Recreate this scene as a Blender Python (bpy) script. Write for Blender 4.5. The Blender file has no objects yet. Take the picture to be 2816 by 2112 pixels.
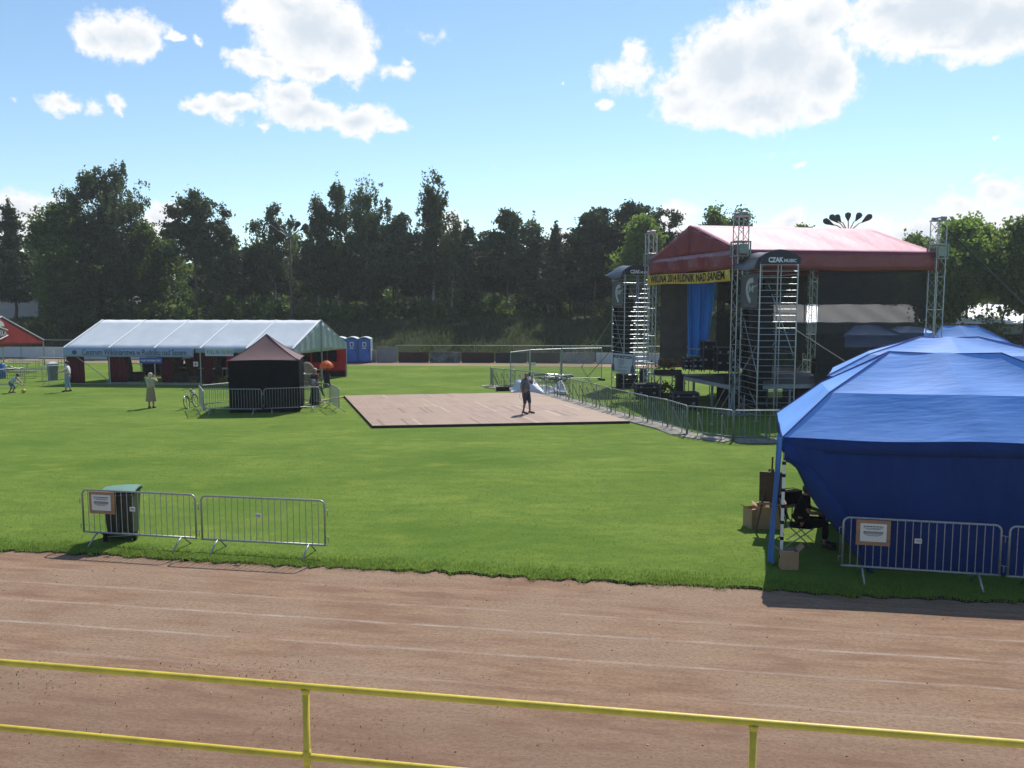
import bpy, math, random
import numpy as np
from math import sin, cos, pi, radians, atan, atan2, sqrt
from mathutils import Vector, Matrix, Quaternion

random.seed(7)
RNG = np.random.default_rng(11)
scene = bpy.context.scene
COL = scene.collection

# ------------------------------------------------------------------ camera
FPX, CAMH = 2300.0, 4.87
PITCH = atan(226.0 / FPX)


def ray(px, py):
    a = (px - 1408) / FPX
    b = (1056 - py) / FPX
    return Vector((a, cos(PITCH) + b * sin(PITCH), -sin(PITCH) + b * cos(PITCH)))


def G(px, py, z=0.0):
    """point of the horizontal plane at height z seen at a photo pixel"""
    r = ray(px, py)
    t = (z - CAMH) / r.z
    return Vector((r.x * t, r.y * t, z))


def at(px, py, Y):
    """point at distance Y seen at a photo pixel"""
    r = ray(px, py)
    t = Y / r.y
    return Vector((r.x * t, Y, CAMH + r.z * t))


cam = bpy.data.cameras.new('camera')
cam.sensor_fit = 'HORIZONTAL'
cam.sensor_width = 36.0
cam.lens = 36.0 * FPX / 2816.0
cam.clip_start = 0.1
cam.clip_end = 3000
cob = bpy.data.objects.new('camera', cam)
COL.objects.link(cob)
cob.location = (0, 0, CAMH)
cob.rotation_euler = (pi / 2 - PITCH, 0, 0)
scene.camera = cob

# ------------------------------------------------------------------ helpers


def tag(o, label=None, cat=None, group=None, kind=None):
    if label:
        o['label'] = label
    if cat:
        o['category'] = cat
    if group:
        o['group'] = group
    if kind:
        o['kind'] = kind
    return o


def thing(name, label, cat, loc=(0, 0, 0), rz=0.0, group=None):
    o = bpy.data.objects.new(name, None)
    o.empty_display_size = 0.2
    COL.objects.link(o)
    o.location = loc
    o.rotation_euler = (0, 0, rz)
    return tag(o, label, cat, group)


def dup(o, loc=None, rz=None, label=None, parent=None, sx=None):
    c = o.copy()
    COL.objects.link(c)
    if parent is not None:
        c.parent = parent
    if loc is not None:
        c.location = loc
    if rz is not None:
        c.rotation_euler = (0, 0, rz)
    if label:
        c['label'] = label
    if sx:
        c.scale = (sx, 1, 1)
    for ch in list(o.children):
        dup(ch, parent=c)
    return c


def root_of(o):
    while o.parent:
        o = o.parent
    return o


class MB:
    def __init__(s):
        s.v = []
        s.f = []
        s.m = []
        s.uv = None

    def add(s, vs, fs, mi=0):
        o = len(s.v)
        s.v += [tuple(p) for p in vs]
        for f in fs:
            s.f.append(tuple(i + o for i in f))
            s.m.append(mi)
        return s

    def quad(s, a, b, c, d, mi=0):
        return s.add([a, b, c, d], [(0, 1, 2, 3)], mi)

    def box(s, c, size, rz=0.0, mi=0, M=None):
        x, y, z = size[0] / 2, size[1] / 2, size[2] / 2
        vs = [Vector((i * x, j * y, k * z)) for k in (-1, 1) for j in (-1, 1) for i in (-1, 1)]
        R = M if M is not None else Matrix.Rotation(rz, 3, 'Z')
        vs = [R @ p + Vector(c) for p in vs]
        return s.add(vs, [(0, 2, 3, 1), (4, 5, 7, 6), (0, 1, 5, 4), (2, 6, 7, 3), (0, 4, 6, 2), (1, 3, 7, 5)], mi)

    def tube(s, pts, r, n=8, mi=0, cap=True):
        pts = [Vector(p) for p in pts]
        rs = r if isinstance(r, (list, tuple)) else [r] * len(pts)
        rings = []
        prev = None
        for i, p in enumerate(pts):
            if i == 0:
                t = pts[1] - pts[0]
            elif i == len(pts) - 1:
                t = pts[-1] - pts[-2]
            else:
                t = (pts[i + 1] - pts[i]).normalized() + (pts[i] - pts[i - 1]).normalized()
            if t.length < 1e-9:
                t = Vector((0, 0, 1))
            t.normalize()
            ref = prev if prev is not None else (Vector((0, 0, 1)) if abs(t.z) < .9 else Vector((1, 0, 0)))
            a = ref - t * ref.dot(t)
            if a.length < 1e-5:
                a = t.orthogonal()
            a.normalize()
            prev = a
            b = t.cross(a)
            rings.append([p + (a * cos(2 * pi * k / n) + b * sin(2 * pi * k / n)) * rs[i] for k in range(n)])
        vs = [q for rg in rings for q in rg]
        fs = []
        for i in range(len(pts) - 1):
            for k in range(n):
                k2 = (k + 1) % n
                fs.append((i * n + k, i * n + k2, (i + 1) * n + k2, (i + 1) * n + k))
        if cap:
            fs.append(tuple(reversed(range(n))))
            fs.append(tuple((len(pts) - 1) * n + k for k in range(n)))
        return s.add(vs, fs, mi)

    def bar(s, a, b, r, n=6, mi=0):
        return s.tube([a, b], r, n, mi)

    def lathe(s, prof, n=16, c=(0, 0, 0), mi=0, sx=1.0, sy=1.0):
        c = Vector(c)
        vs = [c + Vector((r * cos(2 * pi * k / n) * sx, r * sin(2 * pi * k / n) * sy, z)) for r, z in prof for k in range(n)]
        fs = []
        for i in range(len(prof) - 1):
            for k in range(n):
                k2 = (k + 1) % n
                fs.append((i * n + k, i * n + k2, (i + 1) * n + k2, (i + 1) * n + k))
        fs.append(tuple(reversed(range(n))))
        fs.append(tuple((len(prof) - 1) * n + k for k in range(n)))
        return s.add(vs, fs, mi)

    def ball(s, c, r, n=12, m=8, mi=0, M=None):
        rx, ry, rz = r if isinstance(r, (list, tuple)) else (r, r, r)
        vs = []
        for i in range(m + 1):
            th = pi * i / m
            for k in range(n):
                p = Vector((rx * sin(th) * cos(2 * pi * k / n), ry * sin(th) * sin(2 * pi * k / n), -rz * cos(th)))
                if M is not None:
                    p = M @ p
                vs.append(p + Vector(c))
        fs = []
        for i in range(m):
            for k in range(n):
                k2 = (k + 1) % n
                fs.append((i * n + k, i * n + k2, (i + 1) * n + k2, (i + 1) * n + k))
        return s.add(vs, fs, mi)

    def grid(s, fn, nu, nv, mi=0):
        vs = [fn(i / nu, j / nv) for j in range(nv + 1) for i in range(nu + 1)]
        fs = [(j * (nu + 1) + i, j * (nu + 1) + i + 1, (j + 1) * (nu + 1) + i + 1, (j + 1) * (nu + 1) + i)
              for j in range(nv) for i in range(nu)]
        return s.add(vs, fs, mi)

    def sheet(s, fn, nu, nv, th, nrm, mi=0):
        """a grid with real thickness th along nrm"""
        nrm = Vector(nrm) * th
        a = [Vector(fn(i / nu, j / nv)) for j in range(nv + 1) for i in range(nu + 1)]
        b = [p + nrm for p in a]
        N = len(a)
        fs = []
        for j in range(nv):
            for i in range(nu):
                q = (j * (nu + 1) + i, j * (nu + 1) + i + 1, (j + 1) * (nu + 1) + i + 1, (j + 1) * (nu + 1) + i)
                fs.append(q)
                fs.append(tuple(N + x for x in reversed(q)))
        rim = [i for i in range(nu + 1)] + [j * (nu + 1) + nu for j in range(1, nv + 1)] + \
              [nv * (nu + 1) + i for i in range(nu - 1, -1, -1)] + [j * (nu + 1) for j in range(nv - 1, 0, -1)]
        for k in range(len(rim)):
            x, y = rim[k], rim[(k + 1) % len(rim)]
            fs.append((y, x, N + x, N + y))
        return s.add(a + b, fs, mi)

    def build(s, name, mats, parent=None, smooth=False, world=False, label=None):
        me = bpy.data.meshes.new(name)
        vs = s.v
        if world and parent is not None:
            L = root_of(parent).location
            vs = [(p[0] - L.x, p[1] - L.y, p[2] - L.z) for p in vs]
        me.from_pydata(vs, [], s.f)
        if not isinstance(mats, (list, tuple)):
            mats = [mats]
        for m in mats:
            me.materials.append(m)
        if any(s.m):
            me.polygons.foreach_set('material_index', s.m)
        if smooth:
            me.polygons.foreach_set('use_smooth', [True] * len(me.polygons))
        me.update()
        o = bpy.data.objects.new(name, me)
        COL.objects.link(o)
        if parent is not None:
            o.parent = parent
        if label:
            o['label'] = label
        return o


def np_mesh(name, V, F4, mats, parent=None, mi=None):
    """fast mesh of quads from numpy arrays"""
    me = bpy.data.meshes.new(name)
    V = np.asarray(V, dtype=np.float32)
    F4 = np.asarray(F4, dtype=np.int32)
    k = F4.shape[1]
    me.vertices.add(len(V))
    me.vertices.foreach_set('co', V.ravel())
    me.loops.add(F4.size)
    me.loops.foreach_set('vertex_index', F4.ravel())
    me.polygons.add(len(F4))
    me.polygons.foreach_set('loop_start', np.arange(0, F4.size, k, dtype=np.int32))
    me.polygons.foreach_set('loop_total', np.full(len(F4), k, dtype=np.int32))
    for m in (mats if isinstance(mats, (list, tuple)) else [mats]):
        me.materials.append(m)
    if mi is not None:
        me.polygons.foreach_set('material_index', np.asarray(mi, dtype=np.int32))
    me.update(calc_edges=True)
    me.validate()
    o = bpy.data.objects.new(name, me)
    COL.objects.link(o)
    if parent is not None:
        o.parent = parent
    return o


def text_mb(s, size, origin, xd, yd, depth=0.004, align='CENTER', width=None, shear=0.0, mb=None, mi=0, bold=0.0, fn=None):
    """lettering as real mesh, laid on the plane origin + x*xd + y*yd"""
    cu = bpy.data.curves.new('lettering', 'FONT')
    cu.body = s
    cu.size = size
    cu.align_x = align
    cu.align_y = 'CENTER'
    cu.extrude = depth
    cu.shear = shear
    cu.offset = bold
    cu.resolution_u = 3
    ob = bpy.data.objects.new('lettering', cu)
    COL.objects.link(ob)
    dg = bpy.context.evaluated_depsgraph_get()
    me = bpy.data.meshes.new_from_object(ob.evaluated_get(dg))
    vs = [v.co.copy() for v in me.vertices]
    fs = [tuple(p.vertices) for p in me.polygons]
    bpy.data.objects.remove(ob)
    bpy.data.curves.remove(cu)
    bpy.data.meshes.remove(me)
    xd = Vector(xd).normalized()
    yd = Vector(yd).normalized()
    nd = xd.cross(yd)
    if width and vs:
        x0 = min(v.x for v in vs)
        x1 = max(v.x for v in vs)
        k = width / (x1 - x0)
        for v in vs:
            v.x *= k
    o = Vector(origin)
    if fn:
        out = [fn(v) for v in vs]
    else:
        out = [o + xd * v.x + yd * v.y + nd * v.z for v in vs]
    mb = mb or MB()
    return mb.add(out, fs, mi)


# ------------------------------------------------------------------ materials
MATS = {}


def nn(nt, t, **k):
    n = nt.nodes.new(t)
    for a, b in k.items():
        setattr(n, a, b)
    return n


def newmat(name):
    m = bpy.data.materials.new(name)
    m.use_nodes = True
    nt = m.node_tree
    for n in list(nt.nodes):
        nt.nodes.remove(n)
    out = nn(nt, 'ShaderNodeOutputMaterial')
    return m, nt, out


def ramp2(nt, fac, c0, c1, p0=0.3, p1=0.7):
    r = nn(nt, 'ShaderNodeValToRGB')
    e = r.color_ramp.elements
    e[0].position = p0
    e[1].position = p1
    e[0].color = (*c0, 1)
    e[1].color = (*c1, 1)
    nt.links.new(fac, r.inputs[0])
    return r.outputs[0]


def pm(name, col, rough=.6, var=.18, scale=4.0, metal=0.0, bump=0.0, bscale=40.0, trans=0.0, spec=.5, alpha=1.0, stretch=(1, 1, 1), tcol=None):
    """general paint / cloth / metal: colour mottled by noise, optional bump, translucency, see-through weave"""
    if name in MATS:
        return MATS[name]
    m, nt, out = newmat(name)
    L = nt.links
    tc = nn(nt, 'ShaderNodeTexCoord')
    mp = nn(nt, 'ShaderNodeMapping')
    mp.inputs['Scale'].default_value = stretch
    L.new(tc.outputs['Object'], mp.inputs[0])
    no = nn(nt, 'ShaderNodeTexNoise')
    no.inputs['Scale'].default_value = scale
    no.inputs['Detail'].default_value = 5
    no.inputs['Roughness'].default_value = .62
    L.new(mp.outputs[0], no.inputs[0])
    c0 = [c * (1 - var) for c in col]
    c1 = [min(1, c * (1 + var)) for c in col]
    colo = ramp2(nt, no.outputs[0], c0, c1)
    b = nn(nt, 'ShaderNodeBsdfPrincipled')
    L.new(colo, b.inputs['Base Color'])
    b.inputs['Roughness'].default_value = rough
    b.inputs['Metallic'].default_value = metal
    b.inputs['Specular IOR Level'].default_value = spec
    sh = b.outputs[0]
    nrm = None
    if bump:
        n2 = nn(nt, 'ShaderNodeTexNoise')
        n2.inputs['Scale'].default_value = bscale
        n2.inputs['Detail'].default_value = 4
        L.new(mp.outputs[0], n2.inputs[0])
        bp = nn(nt, 'ShaderNodeBump')
        bp.inputs['Strength'].default_value = 1.0
        bp.inputs['Distance'].default_value = bump
        L.new(n2.outputs[0], bp.inputs['Height'])
        L.new(bp.outputs[0], b.inputs['Normal'])
        nrm = bp.outputs[0]
    if trans:
        t = nn(nt, 'ShaderNodeBsdfTranslucent')
        if tcol:
            t.inputs[0].default_value = (*tcol, 1)
        else:
            L.new(colo, t.inputs[0])
        if nrm:
            L.new(nrm, t.inputs['Normal'])
        mx = nn(nt, 'ShaderNodeMixShader')
        mx.inputs[0].default_value = trans
        L.new(sh, mx.inputs[1])
        L.new(t.outputs[0], mx.inputs[2])
        sh = mx.outputs[0]
    if alpha < 1:
        tr = nn(nt, 'ShaderNodeBsdfTransparent')
        mx = nn(nt, 'ShaderNodeMixShader')
        mx.inputs[0].default_value = alpha
        L.new(tr.outputs[0], mx.inputs[1])
        L.new(sh, mx.inputs[2])
        sh = mx.outputs[0]
    L.new(sh, out.inputs[0])
    MATS[name] = m
    return m


def leafmat(name, c_a, c_b, t_a, tr=.45):
    m, nt, out = newmat(name)
    L = nt.links
    ge = nn(nt, 'ShaderNodeNewGeometry')
    oi = nn(nt, 'ShaderNodeObjectInfo')
    col = ramp2(nt, ge.outputs['Random Per Island'], c_a, c_b, 0, 1)
    hs = nn(nt, 'ShaderNodeHueSaturation')
    mr = nn(nt, 'ShaderNodeMapRange')
    mr.inputs[3].default_value = .75
    mr.inputs[4].default_value = 1.25
    L.new(oi.outputs['Random'], mr.inputs[0])
    L.new(mr.outputs[0], hs.inputs['Value'])
    L.new(col, hs.inputs['Color'])
    b = nn(nt, 'ShaderNodeBsdfPrincipled')
    b.inputs['Roughness'].default_value = .55
    b.inputs['Specular IOR Level'].default_value = .25
    L.new(hs.outputs[0], b.inputs['Base Color'])
    t = nn(nt, 'ShaderNodeBsdfTranslucent')
    t.inputs[0].default_value = (*t_a, 1)
    mx = nn(nt, 'ShaderNodeMixShader')
    mx.inputs[0].default_value = tr
    L.new(b.outputs[0], mx.inputs[1])
    L.new(t.outputs[0], mx.inputs[2])
    L.new(mx.outputs[0], out.inputs[0])
    return m


LF_PINE = leafmat('pine_needles', (.034, .056, .026), (.068, .096, .042), (.05, .08, .025), .25)
LF_BIRCH = leafmat('birch_leaves', (.048, .075, .030), (.095, .130, .050), (.09, .14, .04), .35)
LF_MAPLE = leafmat('maple_leaves', (.046, .080, .022), (.095, .140, .038), (.15, .23, .035), .42)
LF_LIGHT = leafmat('young_leaves', (.068, .115, .028), (.130, .190, .045), (.24, .36, .06), .5)
LF_THICK = leafmat('thicket_leaves', (.035, .070, .014), (.080, .125, .025), (.11, .19, .025), .4)
LF_ROUGH = leafmat('rough_grass', (.045, .065, .020), (.100, .120, .045), (.10, .14, .04), .35)
LF_TURF = leafmat('turf_blades', (.125, .200, .026), (.185, .262, .042), (.22, .32, .05), .4)
BARK = pm('bark', (.075, .058, .045), .9, .4, 6, bump=.02, bscale=14, stretch=(1, 1, .3))
BARKP = pm('pine_bark', (.095, .062, .045), .9, .4, 6, bump=.02, bscale=14, stretch=(1, 1, .3))
BARKB = pm('birch_bark', (.26, .25, .23), .8, .5, 3, stretch=(1, 1, 3))

ALU = pm('aluminium', (.36, .39, .41), .42, .15, 8, metal=.8)
GALV = pm('galvanised_steel', (.30, .32, .33), .5, .2, 14, metal=.75)
STEELG = pm('green_grey_steel', (.22, .27, .25), .5, .2, 9, metal=.4)
BLACKC = pm('black_cloth', (.006, .006, .007), .95, .3, 5, bump=.004, bscale=8, spec=.05)
BLACKP = pm('black_plastic', (.007, .007, .008), .65, .3, 8, spec=.2)
DKGREY = pm('dark_grey_cloth', (.028, .029, .032), .85, .25, 4)
WHITEP = pm('white_plastic', (.72, .73, .74), .5, .06, 6)
PAPER = pm('paper', (.66, .67, .62), .8, .05, 30)
WOOD = pm('raw_wood', (.33, .19, .10), .7, .25, 7, stretch=(1, 6, 6))
CARD = pm('cardboard', (.36, .23, .13), .85, .12, 6)
RUST = pm('rusty_brown_panel', (.040, .014, .011), .85, .3, 2.5)
# ------------------------------------------------------------------ light, sky and clouds
SUN_EL = radians(50)
SUN_AZ = radians(22.5)          # east of straight ahead
SUND = Vector((sin(SUN_AZ) * cos(SUN_EL), cos(SUN_AZ) * cos(SUN_EL), sin(SUN_EL)))
sl = bpy.data.lights.new('sun', 'SUN')
sl.energy = 5.0
sl.angle = radians(.53)
sl.color = (1.0, .955, .88)
so = bpy.data.objects.new('sun', sl)
COL.objects.link(so)
so.rotation_euler = SUND.to_track_quat('Z', 'Y').to_euler()
so.location = SUND * 200

w = bpy.data.worlds.new('World')
scene.world = w
w.use_nodes = True
nt = w.node_tree
for n in list(nt.nodes):
    nt.nodes.remove(n)
L = nt.links
wout = nn(nt, 'ShaderNodeOutputWorld')
sky = nn(nt, 'ShaderNodeTexSky')
sky.sky_type = 'NISHITA'
sky.sun_disc = False
sky.sun_elevation = SUN_EL
sky.sun_rotation = SUN_AZ
sky.altitude = 150
sky.air_density = 1.0
sky.dust_density = .12
sky.ozone_density = .7
bg = nn(nt, 'ShaderNodeBackground')
bg.inputs[1].default_value = .135
tint = nn(nt, 'ShaderNodeMixRGB', blend_type='MULTIPLY')
tint.inputs[0].default_value = 1.0
L.new(sky.outputs[0], tint.inputs[1])
tint.inputs[2].default_value = (.88, 1.0, 1.05, 1)
L.new(tint.outputs[0], bg.inputs[0])
tc = nn(nt, 'ShaderNodeTexCoord')
sep = nn(nt, 'ShaderNodeSeparateXYZ')
L.new(tc.outputs['Generated'], sep.inputs[0])


def mth(op, a, b=None, clamp=False):
    n = nn(nt, 'ShaderNodeMath', operation=op)
    n.use_clamp = clamp
    for i, x in enumerate((a, b)):
        if x is None:
            continue
        if isinstance(x, (int, float)):
            n.inputs[i].default_value = x
        else:
            L.new(x, n.inputs[i])
    return n.outputs[0]


az = mth('ARCTAN2', sep.outputs[0], sep.outputs[1])
el = mth('ARCSINE', sep.outputs[2])
cv = nn(nt, 'ShaderNodeCombineXYZ')
L.new(az, cv.inputs[0])
L.new(el, cv.inputs[1])
P0 = cv.outputs[0]


def noise(vec, scale, detail=6, rough=.6, off=0.0):
    mpp = nn(nt, 'ShaderNodeMapping')
    mpp.inputs['Location'].default_value = (off, off * .7, off * 1.3)
    L.new(vec, mpp.inputs[0])
    n = nn(nt, 'ShaderNodeTexNoise')
    n.inputs['Scale'].default_value = scale
    n.inputs['Detail'].default_value = detail
    n.inputs['Roughness'].default_value = rough
    L.new(mpp.outputs[0], n.inputs[0])
    return n


wn = noise(P0, 26, 5, .6)
wv = nn(nt, 'ShaderNodeVectorMath', operation='SUBTRACT')
L.new(wn.outputs['Color'], wv.inputs[0])
wv.inputs[1].default_value = (.5, .5, .5)
ws = nn(nt, 'ShaderNodeVectorMath', operation='SCALE')
L.new(wv.outputs[0], ws.inputs[0])
ws.inputs['Scale'].default_value = .042
wa = nn(nt, 'ShaderNodeVectorMath', operation='ADD')
L.new(P0, wa.inputs[0])
L.new(ws.outputs[0], wa.inputs[1])
PW = wa.outputs[0]

CL = [  # photo-pixel centre and radii of every puff
    (325, 95, 118, 62, 1), (262, 108, 62, 50, 1), (385, 98, 66, 50, 1), (480, 110, 30, 12, .6), (545, 115, 22, 10, .6),
    (850, 85, 165, 118, 1.15), (930, 120, 108, 95, 1.1), (800, 20, 150, 60, 1), (672, 40, 56, 34, .8), (668, 158, 52, 26, .75), (730, 185, 70, 30, .8), (880, 200, 130, 22, .9),
    (1100, 205, 44, 26, .7), (1120, 180, 22, 16, .6),
    (540, 282, 52, 28, 1), (640, 285, 84, 34, 1), (785, 262, 84, 44, 1), (835, 315, 130, 46, 1), (985, 332, 100, 46, 1), (1075, 355, 52, 32, .9), (720, 345, 40, 12, .6),
    (160, 292, 62, 28, .85), (250, 295, 34, 20, .6), (315, 275, 32, 22, .75), (325, 305, 18, 16, .6),
    (40, 585, 120, 58, .95), (130, 640, 110, 90, .8), (20, 680, 90, 80, .7), (440, 600, 64, 50, .9), (420, 650, 90, 60, .7),
    (1715, 205, 74, 48, .85), (1750, 145, 40, 42, .8), (1860, 255, 90, 46, .85), (1900, 300, 90, 50, .9), (2010, 180, 160, 120, 1.1), (2140, 150, 190, 140, 1.2), (2270, 210, 100, 90, 1.1), (2090, 290, 190, 62, 1), (2250, 45, 110, 80, 1.1), (1900, 110, 30, 22, .5), (2260, 300, 90, 34, .8),
    (2580, 30, 260, 95, 1.35), (2760, 60, 220, 85, 1.3), (2450, 20, 120, 60, 1.1), (2620, 122, 150, 24, .85), (2420, 115, 60, 22, .7),
    (1657, 282, 26, 17, .7), (1543, 226, 9, 8, .5), (2205, 466, 24, 9, .6), (2738, 372, 18, 9, .5),
    (2170, 608, 74, 38, .9), (2130, 640, 120, 26, .8), (2540, 640, 220, 46, .85), (2640, 570, 120, 40, .75), (2750, 545, 90, 44, .85), (2700, 490, 44, 13, .5), (2380, 640, 160, 40, .7), (2780, 640, 120, 60, .8),
    (1240, 618, 52, 48, .9), (1550, 650, 60, 36, .75), (1860, 605, 70, 46, .8), (1620, 640, 50, 30, .6),
    (30, 275, 26, 14, .35), (1180, 90, 80, 26, .22), (2000, 430, 240, 10, .16), (1500, 470, 200, 9, .14),
]
fld = None
for (cx, cy, rx, ry, wt) in CL:
    r = ray(cx, cy).normalized()
    a0, e0 = atan2(r.x, r.y), math.asin(r.z)
    kx = FPX * (1 + (r.x / r.y) ** 2) ** .5
    sb = nn(nt, 'ShaderNodeVectorMath', operation='SUBTRACT')
    L.new(PW, sb.inputs[0])
    sb.inputs[1].default_value = (a0, e0, 0)
    mu = nn(nt, 'ShaderNodeVectorMath', operation='MULTIPLY')
    L.new(sb.outputs[0], mu.inputs[0])
    mu.inputs[1].default_value = (FPX * (1 + (r.x / r.y) ** 2) / rx, FPX / ry, 0)
    ln = nn(nt, 'ShaderNodeVectorMath', operation='LENGTH')
    L.new(mu.outputs[0], ln.inputs[0])
    f = mth('MULTIPLY', mth('SUBTRACT', 1.28, ln.outputs['Value']), wt)
    fld = f if fld is None else mth('SMOOTH_MAX', fld, f)
    if fld is not f:
        fld.node.inputs[2].default_value = .25
n1 = noise(P0, 34, 9, .64, 3.1).outputs[0]
n2 = noise(P0, 9, 4, .5, 7.7).outputs[0]
dens = mth('ADD', fld, mth('MULTIPLY', mth('SUBTRACT', n1, .5), 1.55))


def sstep(x, a, b, lo=0.0, hi=1.0):
    m = nn(nt, 'ShaderNodeMapRange', interpolation_type='SMOOTHSTEP')
    m.inputs[1].default_value = a
    m.inputs[2].default_value = b
    m.inputs[3].default_value = lo
    m.inputs[4].default_value = hi
    L.new(x, m.inputs[0])
    return m.outputs[0]


alpha = sstep(dens, .14, .62)
thick = sstep(mth('ADD', mth('ADD', fld, mth('MULTIPLY', mth('SUBTRACT', n2, .5), 1.1)), mth('MULTIPLY', mth('SUBTRACT', n1, .5), .9)), .60, 1.45)
ccol = nn(nt, 'ShaderNodeMixRGB')
ccol.inputs[1].default_value = (.95, .955, .96, 1)
ccol.inputs[2].default_value = (.66, .74, .82, 1)
L.new(thick, ccol.inputs[0])
cbg = nn(nt, 'ShaderNodeBackground')
L.new(ccol.outputs[0], cbg.inputs[0])
cbg.inputs[1].default_value = 1.0
mxs = nn(nt, 'ShaderNodeMixShader')
L.new(alpha, mxs.inputs[0])
L.new(bg.outputs[0], mxs.inputs[1])
L.new(cbg.outputs[0], mxs.inputs[2])
L.new(mxs.outputs[0], wout.inputs[0])

scene.view_settings.view_transform = 'Standard'
scene.view_settings.look = 'None'
scene.view_settings.exposure = 0.10
scene.view_settings.gamma = 1.0

# ------------------------------------------------------------------ ground, track, field
TH = radians(9.2)
TD = Vector((cos(TH), -sin(TH), 0))     # along the running track
TN = Vector((sin(TH), cos(TH), 0))      # across it


def trk(a, n, z=0.0):
    return TD * a + TN * n + Vector((0, 0, z))


def posdot(nt, vec):
    g = nn(nt, 'ShaderNodeNewGeometry')
    d = nn(nt, 'ShaderNodeVectorMath', operation='DOT_PRODUCT')
    nt.links.new(g.outputs['Position'], d.inputs[0])
    d.inputs[1].default_value = vec
    return d.outputs['Value'], g.outputs['Position']


def track_mat():
    m, nt, out = newmat('cinder_track')
    L = nt.links
    n_, pos = posdot(nt, TN)
    a_, _ = posdot(nt, TD)
    cb = nn(nt, 'ShaderNodeCombineXYZ')
    L.new(a_, cb.inputs[0])
    L.new(n_, cb.inputs[1])

    def noi(scale, st, det=5, ro=.6):
        mp = nn(nt, 'ShaderNodeMapping')
        mp.inputs['Scale'].default_value = st
        L.new(cb.outputs[0], mp.inputs[0])
        n = nn(nt, 'ShaderNodeTexNoise')
        n.inputs['Scale'].default_value = scale
        n.inputs['Detail'].default_value = det
        n.inputs['Roughness'].default_value = ro
        L.new(mp.outputs[0], n.inputs[0])
        return n.outputs[0]

    def mix(f, a, b):
        x = nn(nt, 'ShaderNodeMixRGB')
        for i, q in ((0, f), (1, a), (2, b)):
            if isinstance(q, tuple):
                x.inputs[i].default_value = (*q, 1)
            elif isinstance(q, float):
                x.inputs[i].default_value = q
            else:
                L.new(q, x.inputs[i])
        return x.outputs[0]

    def ss(x, a, b, lo=0., hi=1.):
        mr = nn(nt, 'ShaderNodeMapRange', interpolation_type='SMOOTHSTEP')
        for i, q in ((1, a), (2, b), (3, lo), (4, hi)):
            mr.inputs[i].default_value = q
        L.new(x, mr.inputs[0])
        return mr.outputs[0]

    def mt(op, a, b):
        q = nn(nt, 'ShaderNodeMath', operation=op)
        for i, z in enumerate((a, b)):
            if isinstance(z, (int, float)):
                q.inputs[i].default_value = z
            else:
                L.new(z, q.inputs[i])
        return q.outputs[0]
    streak = noi(1.9, (.42, 2.0, 1), 8, .72)
    blot = noi(.55, (.6, 1, 1), 4)
    fine = noi(26, (.6, 1, 1), 4, .7)
    grain = noi(95, (1, 1, 1), 2, .6)
    c = mix(ss(streak, .34, .66), (.226, .130, .080), (.348, .222, .140))
    c = mix(ss(blot, .42, .60, 0, .65), c, (.325, .228, .152))
    c = mix(ss(fine, .42, .66, 0, .60), c, (.165, .098, .070))
    c = mix(ss(grain, .58, .72, 0, .75), c, (.075, .045, .034))
    c = mix(ss(grain, .38, .27, 0, .5), c, (.38, .29, .22))
    # the loose, darker outer lane near the railing
    c = mix(ss(n_, 10.1, 8.6, 0, .38), c, (.150, .088, .062))
    # worn chalk lines
    wear = noi(2.3, (.45, 1, 1), 6, .7)
    wob = mt('MULTIPLY', mt('SUBTRACT', noi(1.2, (.5, .0, 1), 2), .5), .10)
    for q, st in ((12.78, .50), (12.00, .75), (11.12, .75), (10.20, .35), (13.5, .18)):
        dd = mt('ABSOLUTE', mt('SUBTRACT', mt('ADD', n_, wob), q), 0)
        ln_ = ss(dd, .050, .010)
        f = mt('MULTIPLY', mt('MULTIPLY', ln_, ss(wear, .26, .80)), st * .66)
        c = mix(f, c, (.56, .50, .45))
    # moss and weed specks towards the stand
    ms = noi(7, (1, 1, 1), 5, .7)
    mb2 = noi(.5, (1, 1, 1), 3, .5)
    mk = mt('MULTIPLY', mt('MULTIPLY', ss(ms, .55, .66), ss(n_, 10.2, 8.2)), mt('MULTIPLY', ss(mb2, .45, .6), ss(a_, 1.5, -3.0)))
    c = mix(mt('MULTIPLY', mk, .75), c, (.050, .060, .020))
    b = nn(nt, 'ShaderNodeBsdfPrincipled')
    L.new(c, b.inputs['Base Color'])
    b.inputs['Roughness'].default_value = .93
    b.inputs['Specular IOR Level'].default_value = .2
    bp = nn(nt, 'ShaderNodeBump')
    bp.inputs['Distance'].default_value = .012
    bp.inputs['Strength'].default_value = .8
    L.new(mt('ADD', mt('ADD', fine, streak), grain), bp.inputs['Height'])
    L.new(bp.outputs[0], b.inputs['Normal'])
    L.new(b.outputs[0], out.inputs[0])
    return m


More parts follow.
